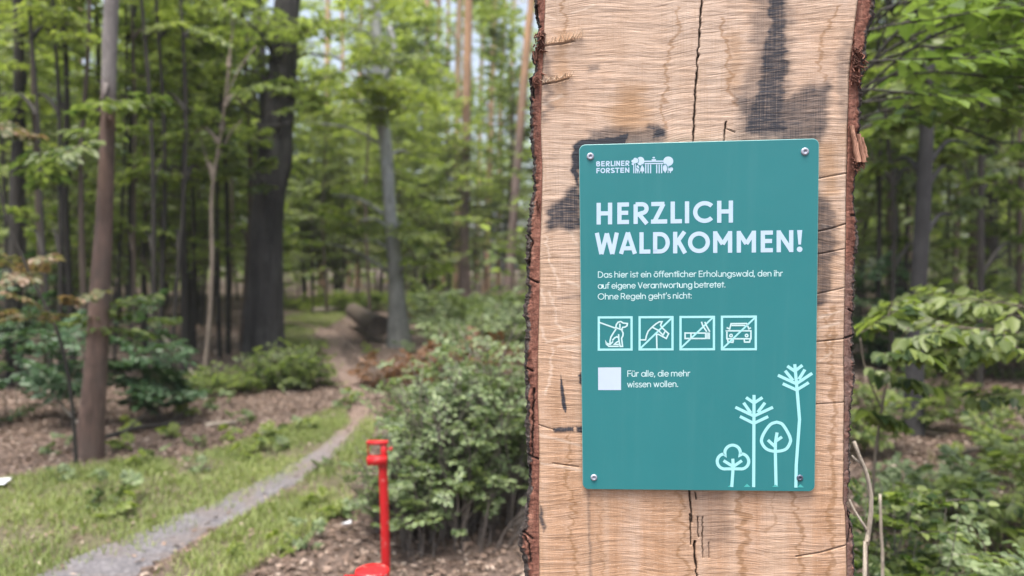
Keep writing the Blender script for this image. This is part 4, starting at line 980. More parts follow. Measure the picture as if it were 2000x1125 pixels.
# ------------------------------------------------------------------ trees
def foliage_mats(leaf, twig='twig'): return [M[leaf], M[twig]]
def tree(name, label, cat, pts, widths, bark, depth=None, sides=12, rough=.05, top=14.0, rows=60, group=None, clumps=(), leaf='leaf_mid', leaf_len=.10, limbs=(), flare=1.25, crown_high=0, seed=0, base_z=None, knots=()):
    """pts: photo pixels from the base up; widths in px; clumps: (px, py, depth offset, count, spray length, tone)"""
    rng = np.random.default_rng(1000 + seed)
    d = depth if depth is not None else depth_of(pts[0][1])
    P = np.array([at(x, y, d) for x, y in pts]); r = np.array(widths, float) / 2 / FPX * d
    gz0 = float(gheight(P[0, 0], P[0, 1]))
    if depth is not None and P[0, 2] > gz0 + .02:
        k = (P[0, 2] - gz0) / max(.5, P[1, 2] - P[0, 2]); b = P[0] - (P[1] - P[0]) * min(k, 1.5); b[2] = gz0
        P = np.concatenate([b[None], P]); r = np.concatenate([[r[0] * 1.1], r])
    P[0, 2] = gz0 - .03
    dirv = (P[-1] - P[-2]) / np.linalg.norm(P[-1] - P[-2]); dirv = dirv * .7 + np.array([0, 0, .3]); dirv /= np.linalg.norm(dirv)
    if P[-1, 2] < top:
        L = (top - P[-1, 2]) / max(dirv[2], .5); n0 = len(P)
        ext = [P[-1] + dirv * L * f + np.array([rng.normal(0, .04) * L * f, rng.normal(0, .04) * L * f, 0]) for f in (.33, .66, 1.0)]
        P = np.concatenate([P, ext]); r = np.concatenate([r, r[-1] * np.array([.8, .55, .15])])
    PR = resample(np.concatenate([P, r[:, None]], 1), rows); PR[:, 3] = np.maximum(PR[:, 3], .006)
    h = PR[:, 2] - PR[0, 2]; PR[:, 3] *= 1 + (flare - 1) * np.exp(-h / (4 * r[0] + .05))
    # trunk sinks from eye-level blur into fine rows near the ground
    V, Q, T = tube(PR[:, :3], PR[:, 3], sides, rough, seed)
    base = PR[0, :3].copy(); base[2] = gz0
    root = thing(name, label, cat, base, group)
    g = Geo(); g.add(V, Q, T)
    for a, b, w0, w1 in limbs:          # limbs in px with px widths; depth offset third value
        pp = np.array([at(x, y, d + dz) for x, y, dz in (list(a) if isinstance(a, list) else [a]) + (b if isinstance(b, list) else [b])])
        q = resample(pp, 12); V, Q, T = tube(q, np.linspace(w0, w1, 12) / 2 / FPX * d, 8, rough, seed + 1); g.add(V, Q, T)
    cg = Geo()
    def trunk_at(z): return np.array([np.interp(z, PR[:, 2], PR[:, k]) for k in range(3)])
    for px, py, dz, cnt, L, tone in clumps:
        c = at(px, py, d + dz)
        q0 = trunk_at(max(.4, c[2] - .35 * abs(np.hypot(*(c - trunk_at(c[2]))[:2]))))
        V, Q, T = tube(resample(np.array([q0, (q0 + c) / 2 + [0, 0, .12], c]), 7), np.linspace(.020, .007, 7) * (1 + d / 16), 5); g.add(V, Q, T)
        for k in range(cnt):
            o_ = c + rng.normal(0, 1, 3) * np.array([.35, .35, .20]) * L
            put_spray(cg, rng, o_, rng.uniform(0, 2 * np.pi), rng.normal(.0, .25), L * rng.uniform(.6, 1.1), leaf_len, tone=tone, droop=.15)
    z0 = crown_high if crown_high else top * .55
    if crown_high >= 0:
        for k in range(9):             # the crown above the picture
            z = rng.uniform(z0, top); az = rng.uniform(0, 2 * np.pi); L = (1.6 + 1.4 * rng.random()) * (1.15 - .7 * (z - z0) / (top - z0 + .01)); q0 = trunk_at(z)
            if k % 2 == 0:
                e = q0 + np.array([math.cos(az), math.sin(az), .35]) * L; V, Q, T = tube(resample(np.array([q0, (q0 + e) / 2 + [0, 0, .1], e]), 5), np.linspace(.05, .012, 5), 5); g.add(V, Q, T)
            q = q0 + np.array([math.cos(az), math.sin(az), .25]) * L * rng.uniform(.2, .9)
            put_spray(cg, rng, q, az + rng.normal(0, .5), rng.normal(.1, .25), L, leaf_len * 1.9, tone=.5, twigs=False, droop=.1)
    obj('trunk', g.mesh('trunk', bark if not isinstance(bark, str) else M[bark], base, True), root)
    if cg.V: obj('crown', cg.mesh('crown', foliage_mats(leaf), base, False, rnd=True), root)
    return root

# --- the trees one can single out
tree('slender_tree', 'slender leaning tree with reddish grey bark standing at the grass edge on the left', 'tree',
     [(172, 902), (186, 740), (196, 560), (204, 420), (210, 260), (214, 120), (218, 0)], [44, 40, 36, 31, 28, 27, 27], 'bark_red', sides=20, rough=.07, top=9.5, rows=90, seed=1, leaf='leaf_mid', leaf_len=.085, flare=1.35,
     clumps=[(205, 190, -.1, 3, .45, .35), (225, 255, .1, 3, .5, .4), (215, 235, -.2, 2, .4, .5), (235, 620, .2, 2, .5, .3), (180, 660, .2, 2, .45, .3)], crown_high=5.5,
     limbs=[((188, 870, .08), [(196, 880, .05), (204, 884, .02)], 14, 4)])
tree('oak_tree', 'thick old oak with almost black furrowed bark beside the path bend', 'tree',
     [(514, 706), (515, 640), (518, 540), (524, 420), (537, 300), (546, 200), (554, 100), (560, 20), (566, -60)], [76, 66, 60, 56, 61, 54, 50, 47, 44], 'bark_oak', sides=56, rough=.22, top=15.5, rows=170, seed=2, leaf='leaf_mid', leaf_len=.11, flare=1.12,
     clumps=[(480, 40, -1.2, 5, .9, .7), (455, 130, -.6, 4, .8, .5), (430, 60, .8, 6, .9, .7), (470, 280, -.6, 3, .6, .3), (500, 345, -1.0, 4, .55, .3), (560, 190, -1.2, 3, .5, .5), (600, 60, -.4, 6, .9, .75), (640, 110, .2, 6, .9, .8), (610, 160, -.3, 4, .7, .7), (400, 200, .5, 5, .9, .45), (410, 320, 1., 5, .9, .35)],
     crown_high=7.5,
     limbs=[((520, 280, -.2), [(505, 258, -.3), (497, 240, -.35)], 30, 20), ((508, 250, -.4), [(535, 246, -.5), (566, 240, -.6)], 9, 4), ((540, 210, -.2), [(576, 208, -.2), (590, 200, -.3)], 10, 5), ((528, 330, -.1), [(515, 180, .4), (506, 40, .8), (500, -90, 1.2)], 26, 14)])
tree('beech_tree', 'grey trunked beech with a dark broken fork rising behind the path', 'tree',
     [(780, 676), (776, 600), (770, 500), (760, 390), (754, 290), (742, 210), (737, 120), (733, 20), (730, -60)], [40, 32, 27, 24, 26, 26, 23, 22, 21], 'bark_grey', sides=24, rough=.08, top=15, rows=110, seed=3, leaf='leaf_bright', leaf_len=.12, flare=1.3,
     clumps=[(700, 130, -.6, 8, 1.0, .75), (650, 180, -.9, 6, .9, .7), (745, 175, -1.0, 5, .9, .8), (800, 190, -.6, 5, .9, .85), (690, 60, -.3, 5, 1.0, .8), (610, 240, .2, 4, .8, .6), (690, 200, .5, 5, .9, .7), (800, 300, .3, 5, .9, .6), (705, 430, -.3, 4, .8, .4), (800, 440, -.2, 5, .8, .45), (700, 470, .3, 6, .9, .35), (815, 520, -.4, 3, .6, .35), (650, 380, .8, 6, 1.0, .4), (620, 470, 1.0, 6, 1.0, .35), (730, 0, -.4, 5, 1.0, .8)],
     crown_high=8.5, limbs=[((748, 160, 0), [(757, 142, -.05), (768, 118, -.1), (769, 85, -.1), (760, 52, -.1)], 17, 12), ((745, 170, 0), [(690, 130, .1), (640, 105, .3)], 9, 5)])
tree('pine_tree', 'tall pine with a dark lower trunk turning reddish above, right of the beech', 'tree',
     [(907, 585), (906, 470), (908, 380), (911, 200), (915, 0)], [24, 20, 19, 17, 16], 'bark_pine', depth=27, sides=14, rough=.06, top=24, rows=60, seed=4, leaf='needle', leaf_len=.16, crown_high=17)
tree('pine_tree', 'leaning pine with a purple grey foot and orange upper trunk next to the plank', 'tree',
     [(992, 600), (1000, 470), (1010, 330), (1022, 180), (1032, 60), (1040, -20)], [18, 17, 16, 16, 15, 14], 'bark_pine', depth=25, sides=14, rough=.05, top=22, rows=60, seed=5, leaf='needle', leaf_len=.16, crown_high=17)
for i, (x0, x1, y1, w0, dd, lab) in enumerate([
        (893, 898, 440, 13, 36, 'pale orange pine trunk just left of the tall dark footed pine'), (953, 968, 440, 12, 38, 'orange pine trunk between the dark footed pine and the leaning pine'),
        (830, 834, 450, 11, 42, 'thin orange pine trunk between the beech and the dark footed pine'), (852, 858, 400, 9, 38, 'thinnest dark pine trunk left of the dark footed pine'),
        (700, 706, 480, 10, 44, 'distant orange pine trunk glimpsed left of the grey beech'), (634, 640, 410, 12, 44, 'distant reddish pine trunk glimpsed between oak and beech'),
        (975, 986, 420, 9, 46, 'far pale pine trunk close to the leaning pine'), (790, 800, 300, 9, 48, 'far orange pine trunk just right of the grey beech'), (870, 876, 420, 8, 50, 'far pale pine trunk between two thicker orange pines'),
        (1000, 1004, 300, 8, 52, 'far pine trunk crossing behind the leaning pine'), (935, 944, 380, 8, 52, 'far pale orange pine right of the dark footed pine'), (150, 154, 330, 15, 30, 'reddish pine trunk seen between the saplings at upper left'),
        (675, 668, 300, 8, 48, 'far thin pine trunk behind the oak leaves'), (760, 772, 420, 8, 52, 'far thin pine trunk straight behind the grey beech')]):
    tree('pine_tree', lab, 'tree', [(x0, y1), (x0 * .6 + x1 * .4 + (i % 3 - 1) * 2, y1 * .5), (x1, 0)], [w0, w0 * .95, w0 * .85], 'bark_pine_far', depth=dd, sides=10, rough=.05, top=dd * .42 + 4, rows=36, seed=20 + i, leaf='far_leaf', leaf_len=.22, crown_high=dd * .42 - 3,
         clumps=[(x1 + 35 * (1 if i % 2 else -1), 40 + 23 * (i % 5), -1.5, 2, 2.0, .6), (x1 - 40 * (1 if i % 2 else -1), 150 + 31 * (i % 4), -1.5, 2, 1.8, .5)])
# right of the plank
tree('grey_tree', 'smooth grey trunk rising from the leaf litter right of the plank', 'tree',
     [(1783, 852), (1787, 700), (1794, 560), (1802, 420), (1808, 300), (1812, 190), (1816, 60), (1820, -40)], [36, 32, 30, 28, 27, 25, 24, 23], 'bark_smooth', sides=22, rough=.04, top=11, rows=80, seed=60, leaf='leaf_mid', leaf_len=.11,
     clumps=[(1780, 120, -.3, 3, .6, .6), (1850, 140, -.2, 3, .6, .5), (1870, 330, .5, 2, .5, .4), (1740, 320, .6, 3, .6, .35), (1890, 280, .5, 3, .6, .4), (1740, 230, .4, 3, .5, .4), (1860, 420, .6, 2, .4, .35)], crown_high=6.5)
for i, (x0, y0, x1, w0, dd, mt, lab) in enumerate([
        (1902, 640, 1905, 26, 15, 'bark_brown', 'brown trunk of the close pair at the right'), (1932, 650, 1938, 28, 14, 'bark_dark', 'darker trunk of the close pair at the right'),
        (1912, 745, 1916, 14, 9.0, 'bark_dark', 'short dark sapling stem in the leaf litter at the right'), (1988, 720, 1992, 10, 10, 'bark_brown', 'thin forked brown sapling at the right picture edge'),
        (1742, 640, 1728, 9, 10, 'bark_dark', 'dark crooked sapling between the plank and the grey trunk'), (1768, 620, 1776, 8, 11, 'bark_dark', 'dark thin sapling leaning on the left side of the grey trunk')]):
    tree('forest_tree', lab, 'tree', [(x0, y0), (x0 + 4, y0 * .65), (x1, y0 * .3), (x1 + 6, -20)], [w0, w0 * .9, w0 * .8, w0 * .6], mt, depth=dd, sides=12, rough=.06, top=9, rows=40, seed=70 + i, leaf='leaf_mid', leaf_len=.10, crown_high=4.2,
         clumps=[(x1 + 30, 260 + 20 * i, .3, 3, .7, .4), (x1 - 30, 180 + 40 * i, .3, 4, .7, .5), (x1 + 60, 330, .6, 4, .7, .35), (x1, 80, .2, 4, .8, .6), (x1 + 70, 470, .8, 3, .6, .3)],
         limbs=[((x1 - 2, y0 * .55, 0), [(x1 - 25, y0 * .47, .1), (x1 - 40, y0 * .38, .2)], w0 * .4, w0 * .2)])
# dark slim trees on the left
for i, (x0, y0, xm, x1, w0, dd, mt, lab) in enumerate([
        (30, 600, 32, 34, 26, 9.5, 'bark_dark', 'thickest dark trunk at the left picture edge'), (95, 640, 80, 55, 8, 8.6, 'bark_dark', 'leftmost of the thin dark stems leaning away from the reddish tree'),
        (118, 640, 118, 102, 9, 8.8, 'bark_dark', 'thin dark stem leaning left in front of the reddish pine'), (140, 640, 128, 125, 13, 9.5, 'bark_dark', 'dark upright stem a little left of the slender reddish tree'),
        (300, 640, 300, 275, 10, 9, 'bark_dark', 'thin dark stem right of the slender reddish tree, leaning left'), (312, 640, 322, 305, 9, 9.4, 'bark_dark', 'thin dark sapling with a bend beside two upright stems'),
        (360, 640, 358, 355, 12, 10, 'bark_dark', 'dark upright stem midway between the slender tree and the oak'), (345, 560, 362, 352, 7, 9.2, 'bark_dark', 'thin dark stem crossing its thicker neighbour left of the oak'),
        (262, 650, 262, 255, 7, 9.6, 'bark_brown', 'thin brown sapling close to the right of the slender tree'), (470, 690, 488, 470, 10, 12.5, 'bark_brown', 'brown sapling hugging the left flank of the oak'),
        (228, 620, 240, 246, 6, 10, 'bark_dark', 'hair thin sapling behind the slender reddish tree')]):
    tree('thin_tree', lab, 'tree', [(x0, y0), (xm, y0 * .6), ((xm + x1) / 2 + 5, y0 * .3), (x1, -10)], [w0, w0 * .9, w0 * .8, w0 * .7], mt, depth=dd, sides=9, rough=.06, top=8.5, rows=36, seed=90 + i, leaf='leaf_bright', leaf_len=.10, crown_high=-1,
         clumps=[(x1 + 50, 70, .5, 2, .7, .6), (x1 - 40, 190, .6, 2, .6, .5), (xm + 30, 330, .7, 2, .6, .4), (xm - 20, 450, .7, 2, .6, .35)])
tree('pale_sapling', 'pale slim sapling with forked twigs standing between the slender tree and the oak', 'sapling',
     [(397, 748), (408, 640), (414, 520), (413, 400), (420, 330), (436, 230), (448, 120)], [9, 8.5, 8, 7, 6, 5, 4], 'sapling_bark', sides=10, rough=.05, top=4.6, rows=50, seed=120, leaf='leaf_mid', leaf_len=.09, crown_high=-1,
     clumps=[(440, 250, .2, 3, .6, .5), (450, 130, .1, 3, .6, .6), (400, 330, .2, 3, .6, .4), (380, 260, .2, 3, .6, .45), (470, 200, .3, 3, .6, .5)],
     limbs=[((414, 350, 0), [(398, 290, .1), (384, 240, .2)], 4, 2), ((424, 310, 0), [(450, 260, .1), (472, 235, .2)], 4, 2), ((440, 190, 0), [(470, 130, .1), (500, 90, .3)], 3, 2)])

# --- understorey saplings: a few built, the rest copies
def sapling_proto(seed, h, nsp, leaf, leaf_len, Lr, zmin, bark='bark_dark', w0=.035):
    rng = np.random.default_rng(seed)
    p = np.array([[0, 0, -.05], [rng.normal(0, .10), rng.normal(0, .10), h * .35], [rng.normal(0, .22), rng.normal(0, .22), h * .7], [rng.normal(0, .35), rng.normal(0, .35), h]])
    q = resample(p, 24); g = Geo(); V, Q, T = tube(q, np.linspace(w0, .006, 24), 7, .06, seed); g.add(V, Q, T); cg = Geo()
    for k in range(nsp):
        z = zmin + (h - zmin) * ((k + rng.random()) / nsp) ** .9; az = rng.uniform(0, 2 * np.pi); L = Lr * rng.uniform(.7, 1.25) * (1.1 - .55 * (z / h) ** 2)
        o_ = np.array([np.interp(z, q[:, 2], q[:, j]) for j in range(3)])
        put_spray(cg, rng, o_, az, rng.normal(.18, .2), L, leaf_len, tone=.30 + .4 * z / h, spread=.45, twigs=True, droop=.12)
    return g.mesh('sapling_trunk', M[bark], smooth=True), cg.mesh('sapling_crown', foliage_mats(leaf), rnd=True)
PROT = {}
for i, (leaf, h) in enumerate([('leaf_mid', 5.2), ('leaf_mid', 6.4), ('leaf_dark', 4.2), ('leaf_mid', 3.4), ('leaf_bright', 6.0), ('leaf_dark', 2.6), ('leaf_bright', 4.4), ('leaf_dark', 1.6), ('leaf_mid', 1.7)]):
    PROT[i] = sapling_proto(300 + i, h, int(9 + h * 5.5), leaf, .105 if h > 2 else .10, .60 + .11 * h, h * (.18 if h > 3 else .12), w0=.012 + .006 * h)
TALL = {}
for i, leaf in enumerate(('leaf_bright', 'leaf_bright', 'far_leaf')):
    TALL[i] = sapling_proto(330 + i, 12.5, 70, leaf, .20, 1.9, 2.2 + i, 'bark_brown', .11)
POLE = {i: sapling_proto(350 + i, 7.5, 21, 'leaf_bright' if i else 'leaf_mid', .105, 1.0, 2.2 + i * .9, 'bark_dark' if i < 2 else 'bark_brown', .030 + .008 * i) for i in range(3)}
def place(protos, idx, name, label, cat, group, x, y, s, rz):
    z = float(gheight(x, y)); root = thing(name, label, cat, (x, y, z), group); root.rotation_euler = (0, 0, rz); root.scale = (s, s, s)
    tr, cr = protos[idx]; obj('trunk', tr, root); obj('crown', cr, root)
    return root
prng = np.random.default_rng(77)
def keep_clear(px, d, r):
    """True where a sapling would hide the oak, the beech, the path or the near trees"""
    k = 560 / d * r
    if px < 470 and d < 12.5: return True
    if d < 16 and 1880 - k * .6 < px < 1960 + k * .6: return True
    if px > 1640 and d < 10.5: return True
    if d < 12.2 and 470 - k < px < 610 + k: return True
    if d < 14.8 and 560 - k * .6 < px < 1010 + k: return True
    if d < 24 and 565 - k * .5 < px < 800 + k * .3: return True
    if d < 29 and 860 < px < 1050: return True
    if d < 26 and 800 - k * .5 < px < 1040 and d < 19: return True
    if d < 6.3 and 120 - k < px < 240 + k: return True
    if d < 7.2 and 1740 - k < px < 1830 + k: return True
    if 1020 < px < 1640 and d < 7: return True
    return False
groups = {'left': ('young broadleaved sapling in the thicket between the left edge and the oak', 'saplings of the left thicket'),
          'mid': ('young broadleaved tree in the hazy wood behind the path, between oak and plank', 'young trees behind the path'),
          'behind': ('young broadleaved sapling standing straight behind the plank', 'saplings behind the plank'),
          'right': ('young broadleaved sapling in the wood right of the plank', 'saplings right of the plank')}
def zone(px): return 'left' if px < 520 else ('mid' if px < 1040 else ('behind' if px < 1660 else 'right'))
cnt = 0; tries = 0; placed = []
while cnt < 122 and tries < 4000:
    tries += 1
    d = math.sqrt(prng.uniform(8.5 ** 2, 33 ** 2)); px = prng.choice([prng.uniform(-140, 560), prng.uniform(520, 1060), prng.uniform(1620, 2140), prng.uniform(1080, 1600)], p=[.44, .26, .20, .10])
    if keep_clear(px, d, 1.1): continue
    x = (px - 1000) / FPX * d
    if any(math.hypot(x - a, d - b) < .9 for a, b in placed): continue
    z = zone(px)
    idx = prng.choice([0, 1, 2, 3, 4, 6], p={'left': [.24, .24, .20, .17, .08, .07], 'mid': [.2, .15, .06, .17, .22, .2], 'behind': [.25, .22, .13, .15, .15, .1], 'right': [.25, .22, .13, .15, .15, .1]}[z])
    if z == 'mid' and d < 24: idx = prng.choice([3, 6, 8])
    if z == 'left' and px > 230: idx = prng.choice([0, 1, 4])
    placed.append((x, d)); cnt += 1
    place(PROT, int(idx), 'young_tree', groups[z][0], 'sapling', groups[z][1], x, d, prng.uniform(.8, 1.25), prng.uniform(0, 6.28))
cnt = 0; placed2 = []; tries = 0
while cnt < 50 and tries < 3000:
    tries += 1
    d = math.sqrt(prng.uniform(17 ** 2, 46 ** 2)); px = prng.uniform(-600, 2600); x = (px - 1000) / FPX * d
    if 560 < px < 1060 and (d < 28 or prng.random() < .55): continue
    if px < 540 and d < 23: continue
    if any(math.hypot(x - a, d - b) < 2.2 for a, b in placed2): continue
    placed2.append((x, d)); cnt += 1; z = zone(px)
    place(TALL, int(prng.integers(3)), 'broadleaf_tree', {'left': 'tall broadleaved tree filling the wood behind the left thicket', 'mid': 'tall broadleaved tree far behind the path', 'behind': 'tall broadleaved tree standing straight behind the plank', 'right': 'tall broadleaved tree deep in the wood right of the plank'}[z], 'tree', {'left': 'tall trees behind the left thicket', 'mid': 'tall trees far behind the path', 'behind': 'tall trees straight behind the plank', 'right': 'tall trees right of the plank'}[z], x, d, prng.uniform(.8, 1.2), prng.uniform(0, 6.28))

for k in range(46):                       # slim poles between the larger trunks
    z = ['left', 'left', 'mid', 'right'][k % 4]; d = prng.uniform(9, 22) if z != 'mid' else prng.uniform(19, 34)
    px = {'left': prng.uniform(10, 460), 'mid': prng.uniform(570, 1040), 'right': prng.uniform(1690, 2040)}[z]
    if z == 'right' and 1750 < px < 1830 and d < 9: d += 6
    x = (px - 1000) / FPX * d
    place(POLE, k % 3, 'pole_sapling', {'left': 'slim dark pole like sapling between the larger trunks of the left thicket', 'mid': 'slim pole like sapling in the light behind the path', 'right': 'slim pole like sapling in the shade right of the plank'}[z], 'sapling', {'left': 'pole saplings of the left thicket', 'mid': 'pole saplings behind the path', 'right': 'pole saplings right of the plank'}[z], x, d, prng.uniform(.8, 1.2), prng.uniform(0, 6.28))
for k in range(16):                       # airy young trees between the beech and the plank
    d = prng.uniform(24, 34); px = prng.uniform(590, 880); x = (px - 1000) / FPX * d
    place(PROT, [4, 6, 1][k % 3], 'young_tree', groups['mid'][0], 'sapling', groups['mid'][1], x, d, prng.uniform(.9, 1.35), prng.uniform(0, 6.28))

# --- far wood: one uncountable mass of foliage closing the view
g = Geo(); frng = np.random.default_rng(88)
def far_clump(c, R_, n, tone, size):
    v = frng.normal(0, 1, (n, 3)); v /= np.linalg.norm(v, axis=1)[:, None]; v *= frng.uniform(.25, 1, (n, 1)) ** .5
    P = c + v * R_ * np.array([1.15, 1.0, .75]); D = frng.normal(0, 1, (n, 3)) * [1, 1, .4]; N = frng.normal(0, .6, (n, 3)) + [0, 0, 1]; ln = size * frng.uniform(.6, 1.3, n)
    leaf_geo(g, P, D, N, ln, ln * .7, np.clip(tone + frng.normal(0, .2, n), 0, 1))
for k in range(2000):
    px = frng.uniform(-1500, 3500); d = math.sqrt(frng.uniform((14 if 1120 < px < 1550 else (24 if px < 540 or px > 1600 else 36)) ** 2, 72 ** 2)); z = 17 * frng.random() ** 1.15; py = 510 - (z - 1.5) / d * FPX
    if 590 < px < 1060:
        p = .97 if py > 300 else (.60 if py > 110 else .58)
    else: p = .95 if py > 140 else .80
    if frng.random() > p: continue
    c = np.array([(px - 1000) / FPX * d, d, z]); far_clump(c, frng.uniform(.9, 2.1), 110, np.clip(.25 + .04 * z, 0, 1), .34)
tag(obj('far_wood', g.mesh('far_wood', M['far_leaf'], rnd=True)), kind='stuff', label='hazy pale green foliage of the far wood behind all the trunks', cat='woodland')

# ------------------------------------------------------------------ shrubs and herbs
def shrub_geo(seed, rx, ry, h, nst, leaf_len, L, tone, bare=.35, wr=.75, thin=True, r0=.006, lean=.35, per=2, spread=.7):
    """many thin stems fanning out of the ground, small sprays on their upper part (local coordinates)"""
    rng = np.random.default_rng(seed); g = Geo(); cg = Geo()
    for k in range(nst):
        a = rng.uniform(0, 2 * np.pi); q = math.sqrt(rng.random()); bx, by = math.cos(a) * q * rx, math.sin(a) * q * ry
        hh = h * rng.uniform(.42, 1.16) * (1 - .35 * q * q); lx, ly = bx * lean + rng.normal(0, .12) * h, by * lean + rng.normal(0, .12) * h
        p = np.array([[bx, by, -.04], [bx + lx * .25, by + ly * .25, hh * .4], [bx + lx * .6, by + ly * .6, hh * .75], [bx + lx * 1.1, by + ly * 1.1, hh]])
        p[1:] += rng.normal(0, .025 * h, (3, 3)); q_ = resample(p, 9); V, Q, T = tube(q_, np.linspace(r0, r0 * .3, 9) * rng.uniform(.6, 1.3), 4); g.add(V, Q, T)
        for j in range(per):
            f = rng.uniform(bare, 1.0); o_ = np.array([np.interp(f, np.linspace(0, 1, 9), q_[:, m]) for m in range(3)])
            put_spray(cg, rng, o_, rng.uniform(0, 2 * np.pi), rng.normal(.25, .35), L * rng.uniform(.6, 1.2), leaf_len, SPRAYS_THIN[rng.integers(len(SPRAYS_THIN))] if thin else None, tone=tone + .18 * (f - .6), spread=spread, wr=wr, twigs=True)
    return g, cg
def shrub(name, label, cat, px, d, leaf, stem='twig', group=None, rz=0, **kw):
    x, y = (px - 1000) / FPX * d, d; base = np.array([x, y, float(gheight(x, y))]); root = thing(name, label, cat, base, group)
    g, cg = shrub_geo(**kw)
    obj('stems', g.mesh('stems', M[stem], smooth=True), root); obj('foliage', cg.mesh('foliage', foliage_mats(leaf, stem), rnd=True), root)
    return root
shrub('shrub', 'dense small leaved shrub with bare grey stems right behind the red post', 'shrub', 862, 4.3, 'leaf_pale', 'dead_twig', seed=1, rx=.20, ry=.32, h=.84, nst=130, leaf_len=.028, L=.15, tone=.5, bare=.30, per=2, wr=.8, lean=.55, spread=1.1)
shrub('shrub', 'dense small leaved shrub half hidden by the left bark of the plank', 'shrub', 965, 4.6, 'leaf_pale', 'dead_twig', seed=2, rx=.36, ry=.40, h=1.0, nst=180, leaf_len=.028, L=.16, tone=.45, bare=.42, per=3, wr=.8, lean=.55, spread=1.1)
shrub('shrub', 'small pale leaved shrub rising between its two larger neighbours beside the path', 'shrub', 900, 5.3, 'leaf_pale', seed=3, rx=.36, ry=.35, h=.98, nst=130, leaf_len=.029, L=.17, tone=.55, bare=.35, per=2, wr=.8, lean=.55, spread=1.1)
shrub('shrub', 'lowest twiggy shrub with few leaves at the foot of the red post', 'shrub', 785, 4.3, 'leaf_pale', 'dead_twig', seed=4, rx=.15, ry=.25, h=.56, nst=90, leaf_len=.024, L=.09, tone=.5, bare=.4, per=1, wr=.8, lean=.7, spread=1.0)
shrub('shrub', 'leafless tangle of thin grey stems low in front of the dense shrub', 'shrub', 900, 4.05, 'leaf_pale', 'dead_twig', seed=64, rx=.34, ry=.16, h=.52, nst=60, leaf_len=.026, L=.10, tone=.5, bare=.75, per=1, wr=.8, r0=.0035, lean=1.0, spread=1.0)
shrub('shrub', 'arching thin twigs with a few round pale leaves just right of the red post', 'shrub', 815, 3.85, 'leaf_pale', 'dead_twig', seed=65, rx=.10, ry=.10, h=.62, nst=12, leaf_len=.036, L=.13, tone=.8, bare=.4, per=2, wr=.9, r0=.0035, lean=1.6, spread=.7)
shrub('shrub', 'pale green shrub farther up the path in front of the pines', 'shrub', 945, 12.5, 'leaf_pale', seed=5, rx=.7, ry=.6, h=.65, nst=50, leaf_len=.075, L=.5, tone=.55, bare=.3, per=2)
shrub('shrub', 'pale green shrub close to the foot of the leaning pine', 'shrub', 995, 11.5, 'leaf_pale', seed=6, rx=.5, ry=.6, h=.85, nst=44, leaf_len=.075, L=.5, tone=.6, bare=.3, per=2)
shrub('bracken', 'rust brown withered bracken between the beech and the plank', 'bracken', 850, 9.2, 'leaf_rust', seed=7, rx=.75, ry=.5, h=.42, nst=40, leaf_len=.07, L=.32, tone=.5, bare=.2, per=2)
shrub('bracken', 'smaller rust brown bracken tuft close to the left edge of the plank', 'bracken', 950, 9.6, 'leaf_rust', seed=8, rx=.5, ry=.4, h=.5, nst=26, leaf_len=.07, L=.32, tone=.55, bare=.2, per=2)
shrub('shrub', 'low feathery green shrub at the foot of the oak', 'shrub', 560, 9.0, 'leaf_mid', seed=9, rx=.34, ry=.4, h=.42, nst=60, leaf_len=.045, L=.26, tone=.42, bare=.15, per=3)
shrub('shrub', 'low feathery shrub left of the oak, in the shade of the thicket', 'shrub', 425, 8.7, 'leaf_mid', seed=110, rx=.5, ry=.4, h=.20, nst=30, leaf_len=.045, L=.24, tone=.5, bare=.15, per=3)
shrub('bush', 'dark broad leaved bush at the left picture edge behind the slender tree', 'bush', 60, 6.9, 'leaf_dark', seed=11, rx=.6, ry=.5, h=1.05, nst=15, leaf_len=.085, L=.50, tone=.4, bare=.2, per=3, thin=False, wr=.55)
shrub('bush', 'dark broad leaved bush right behind the foot of the slender tree', 'bush', 255, 7.0, 'leaf_dark', seed=12, rx=.3, ry=.3, h=.72, nst=9, leaf_len=.075, L=.42, tone=.6, bare=.25, per=3, thin=False, wr=.55)
0 and shrub('bush', 'bluish green bush spreading between the slender tree and the pale sapling', 'bush', 330, 9.0, 'leaf_dark', seed=13, rx=.9, ry=.6, h=1.5, nst=22, leaf_len=.11, L=.7, tone=.55, bare=.3, per=3, thin=False, wr=.55)
shrub('bush', 'deep green bush filling the far left behind the thick dark trunk', 'bush', -20, 9.5, 'leaf_dark', seed=14, rx=.7, ry=.6, h=1.5, nst=14, leaf_len=.11, L=.8, tone=.4, bare=.2, per=3, thin=False, wr=.55)
# green undergrowth on both sides of the far path
for i, (px, d, rx, h, leaf, lab) in enumerate([(615, 24, 1.4, .2, 'leaf_bright', 'bright low undergrowth behind the path bend beside the oak'), (730, 23, 1.2, .6, 'leaf_mid', 'leafy undergrowth just left of the beech, behind the path'), (865, 19, 1.0, .7, 'leaf_mid', 'leafy undergrowth just right of the beech, behind the bracken'),
        (930, 17, 1.3, .75, 'leaf_pale', 'tall pale undergrowth below the dark footed pine'), (1005, 15, 1.0, .75, 'leaf_pale', 'pale undergrowth touching the plank at the leaning pine'), (1880, 12, 1.3, 1.2, 'leaf_mid', 'undergrowth below the close pair of trunks at the right'),
        (1980, 10, .9, 1.3, 'leaf_mid', 'undergrowth at the right picture edge in front of the brown trunks'), (1720, 11, .9, 1.5, 'leaf_dark', 'dark undergrowth between the plank and the grey trunk')]):
    shrub('undergrowth', lab, 'shrub', px, d, leaf, seed=40 + i, rx=rx, ry=.8, h=h, nst=30, leaf_len=.10, L=.65, tone=.5, bare=.15, per=2, thin=False, wr=.6)
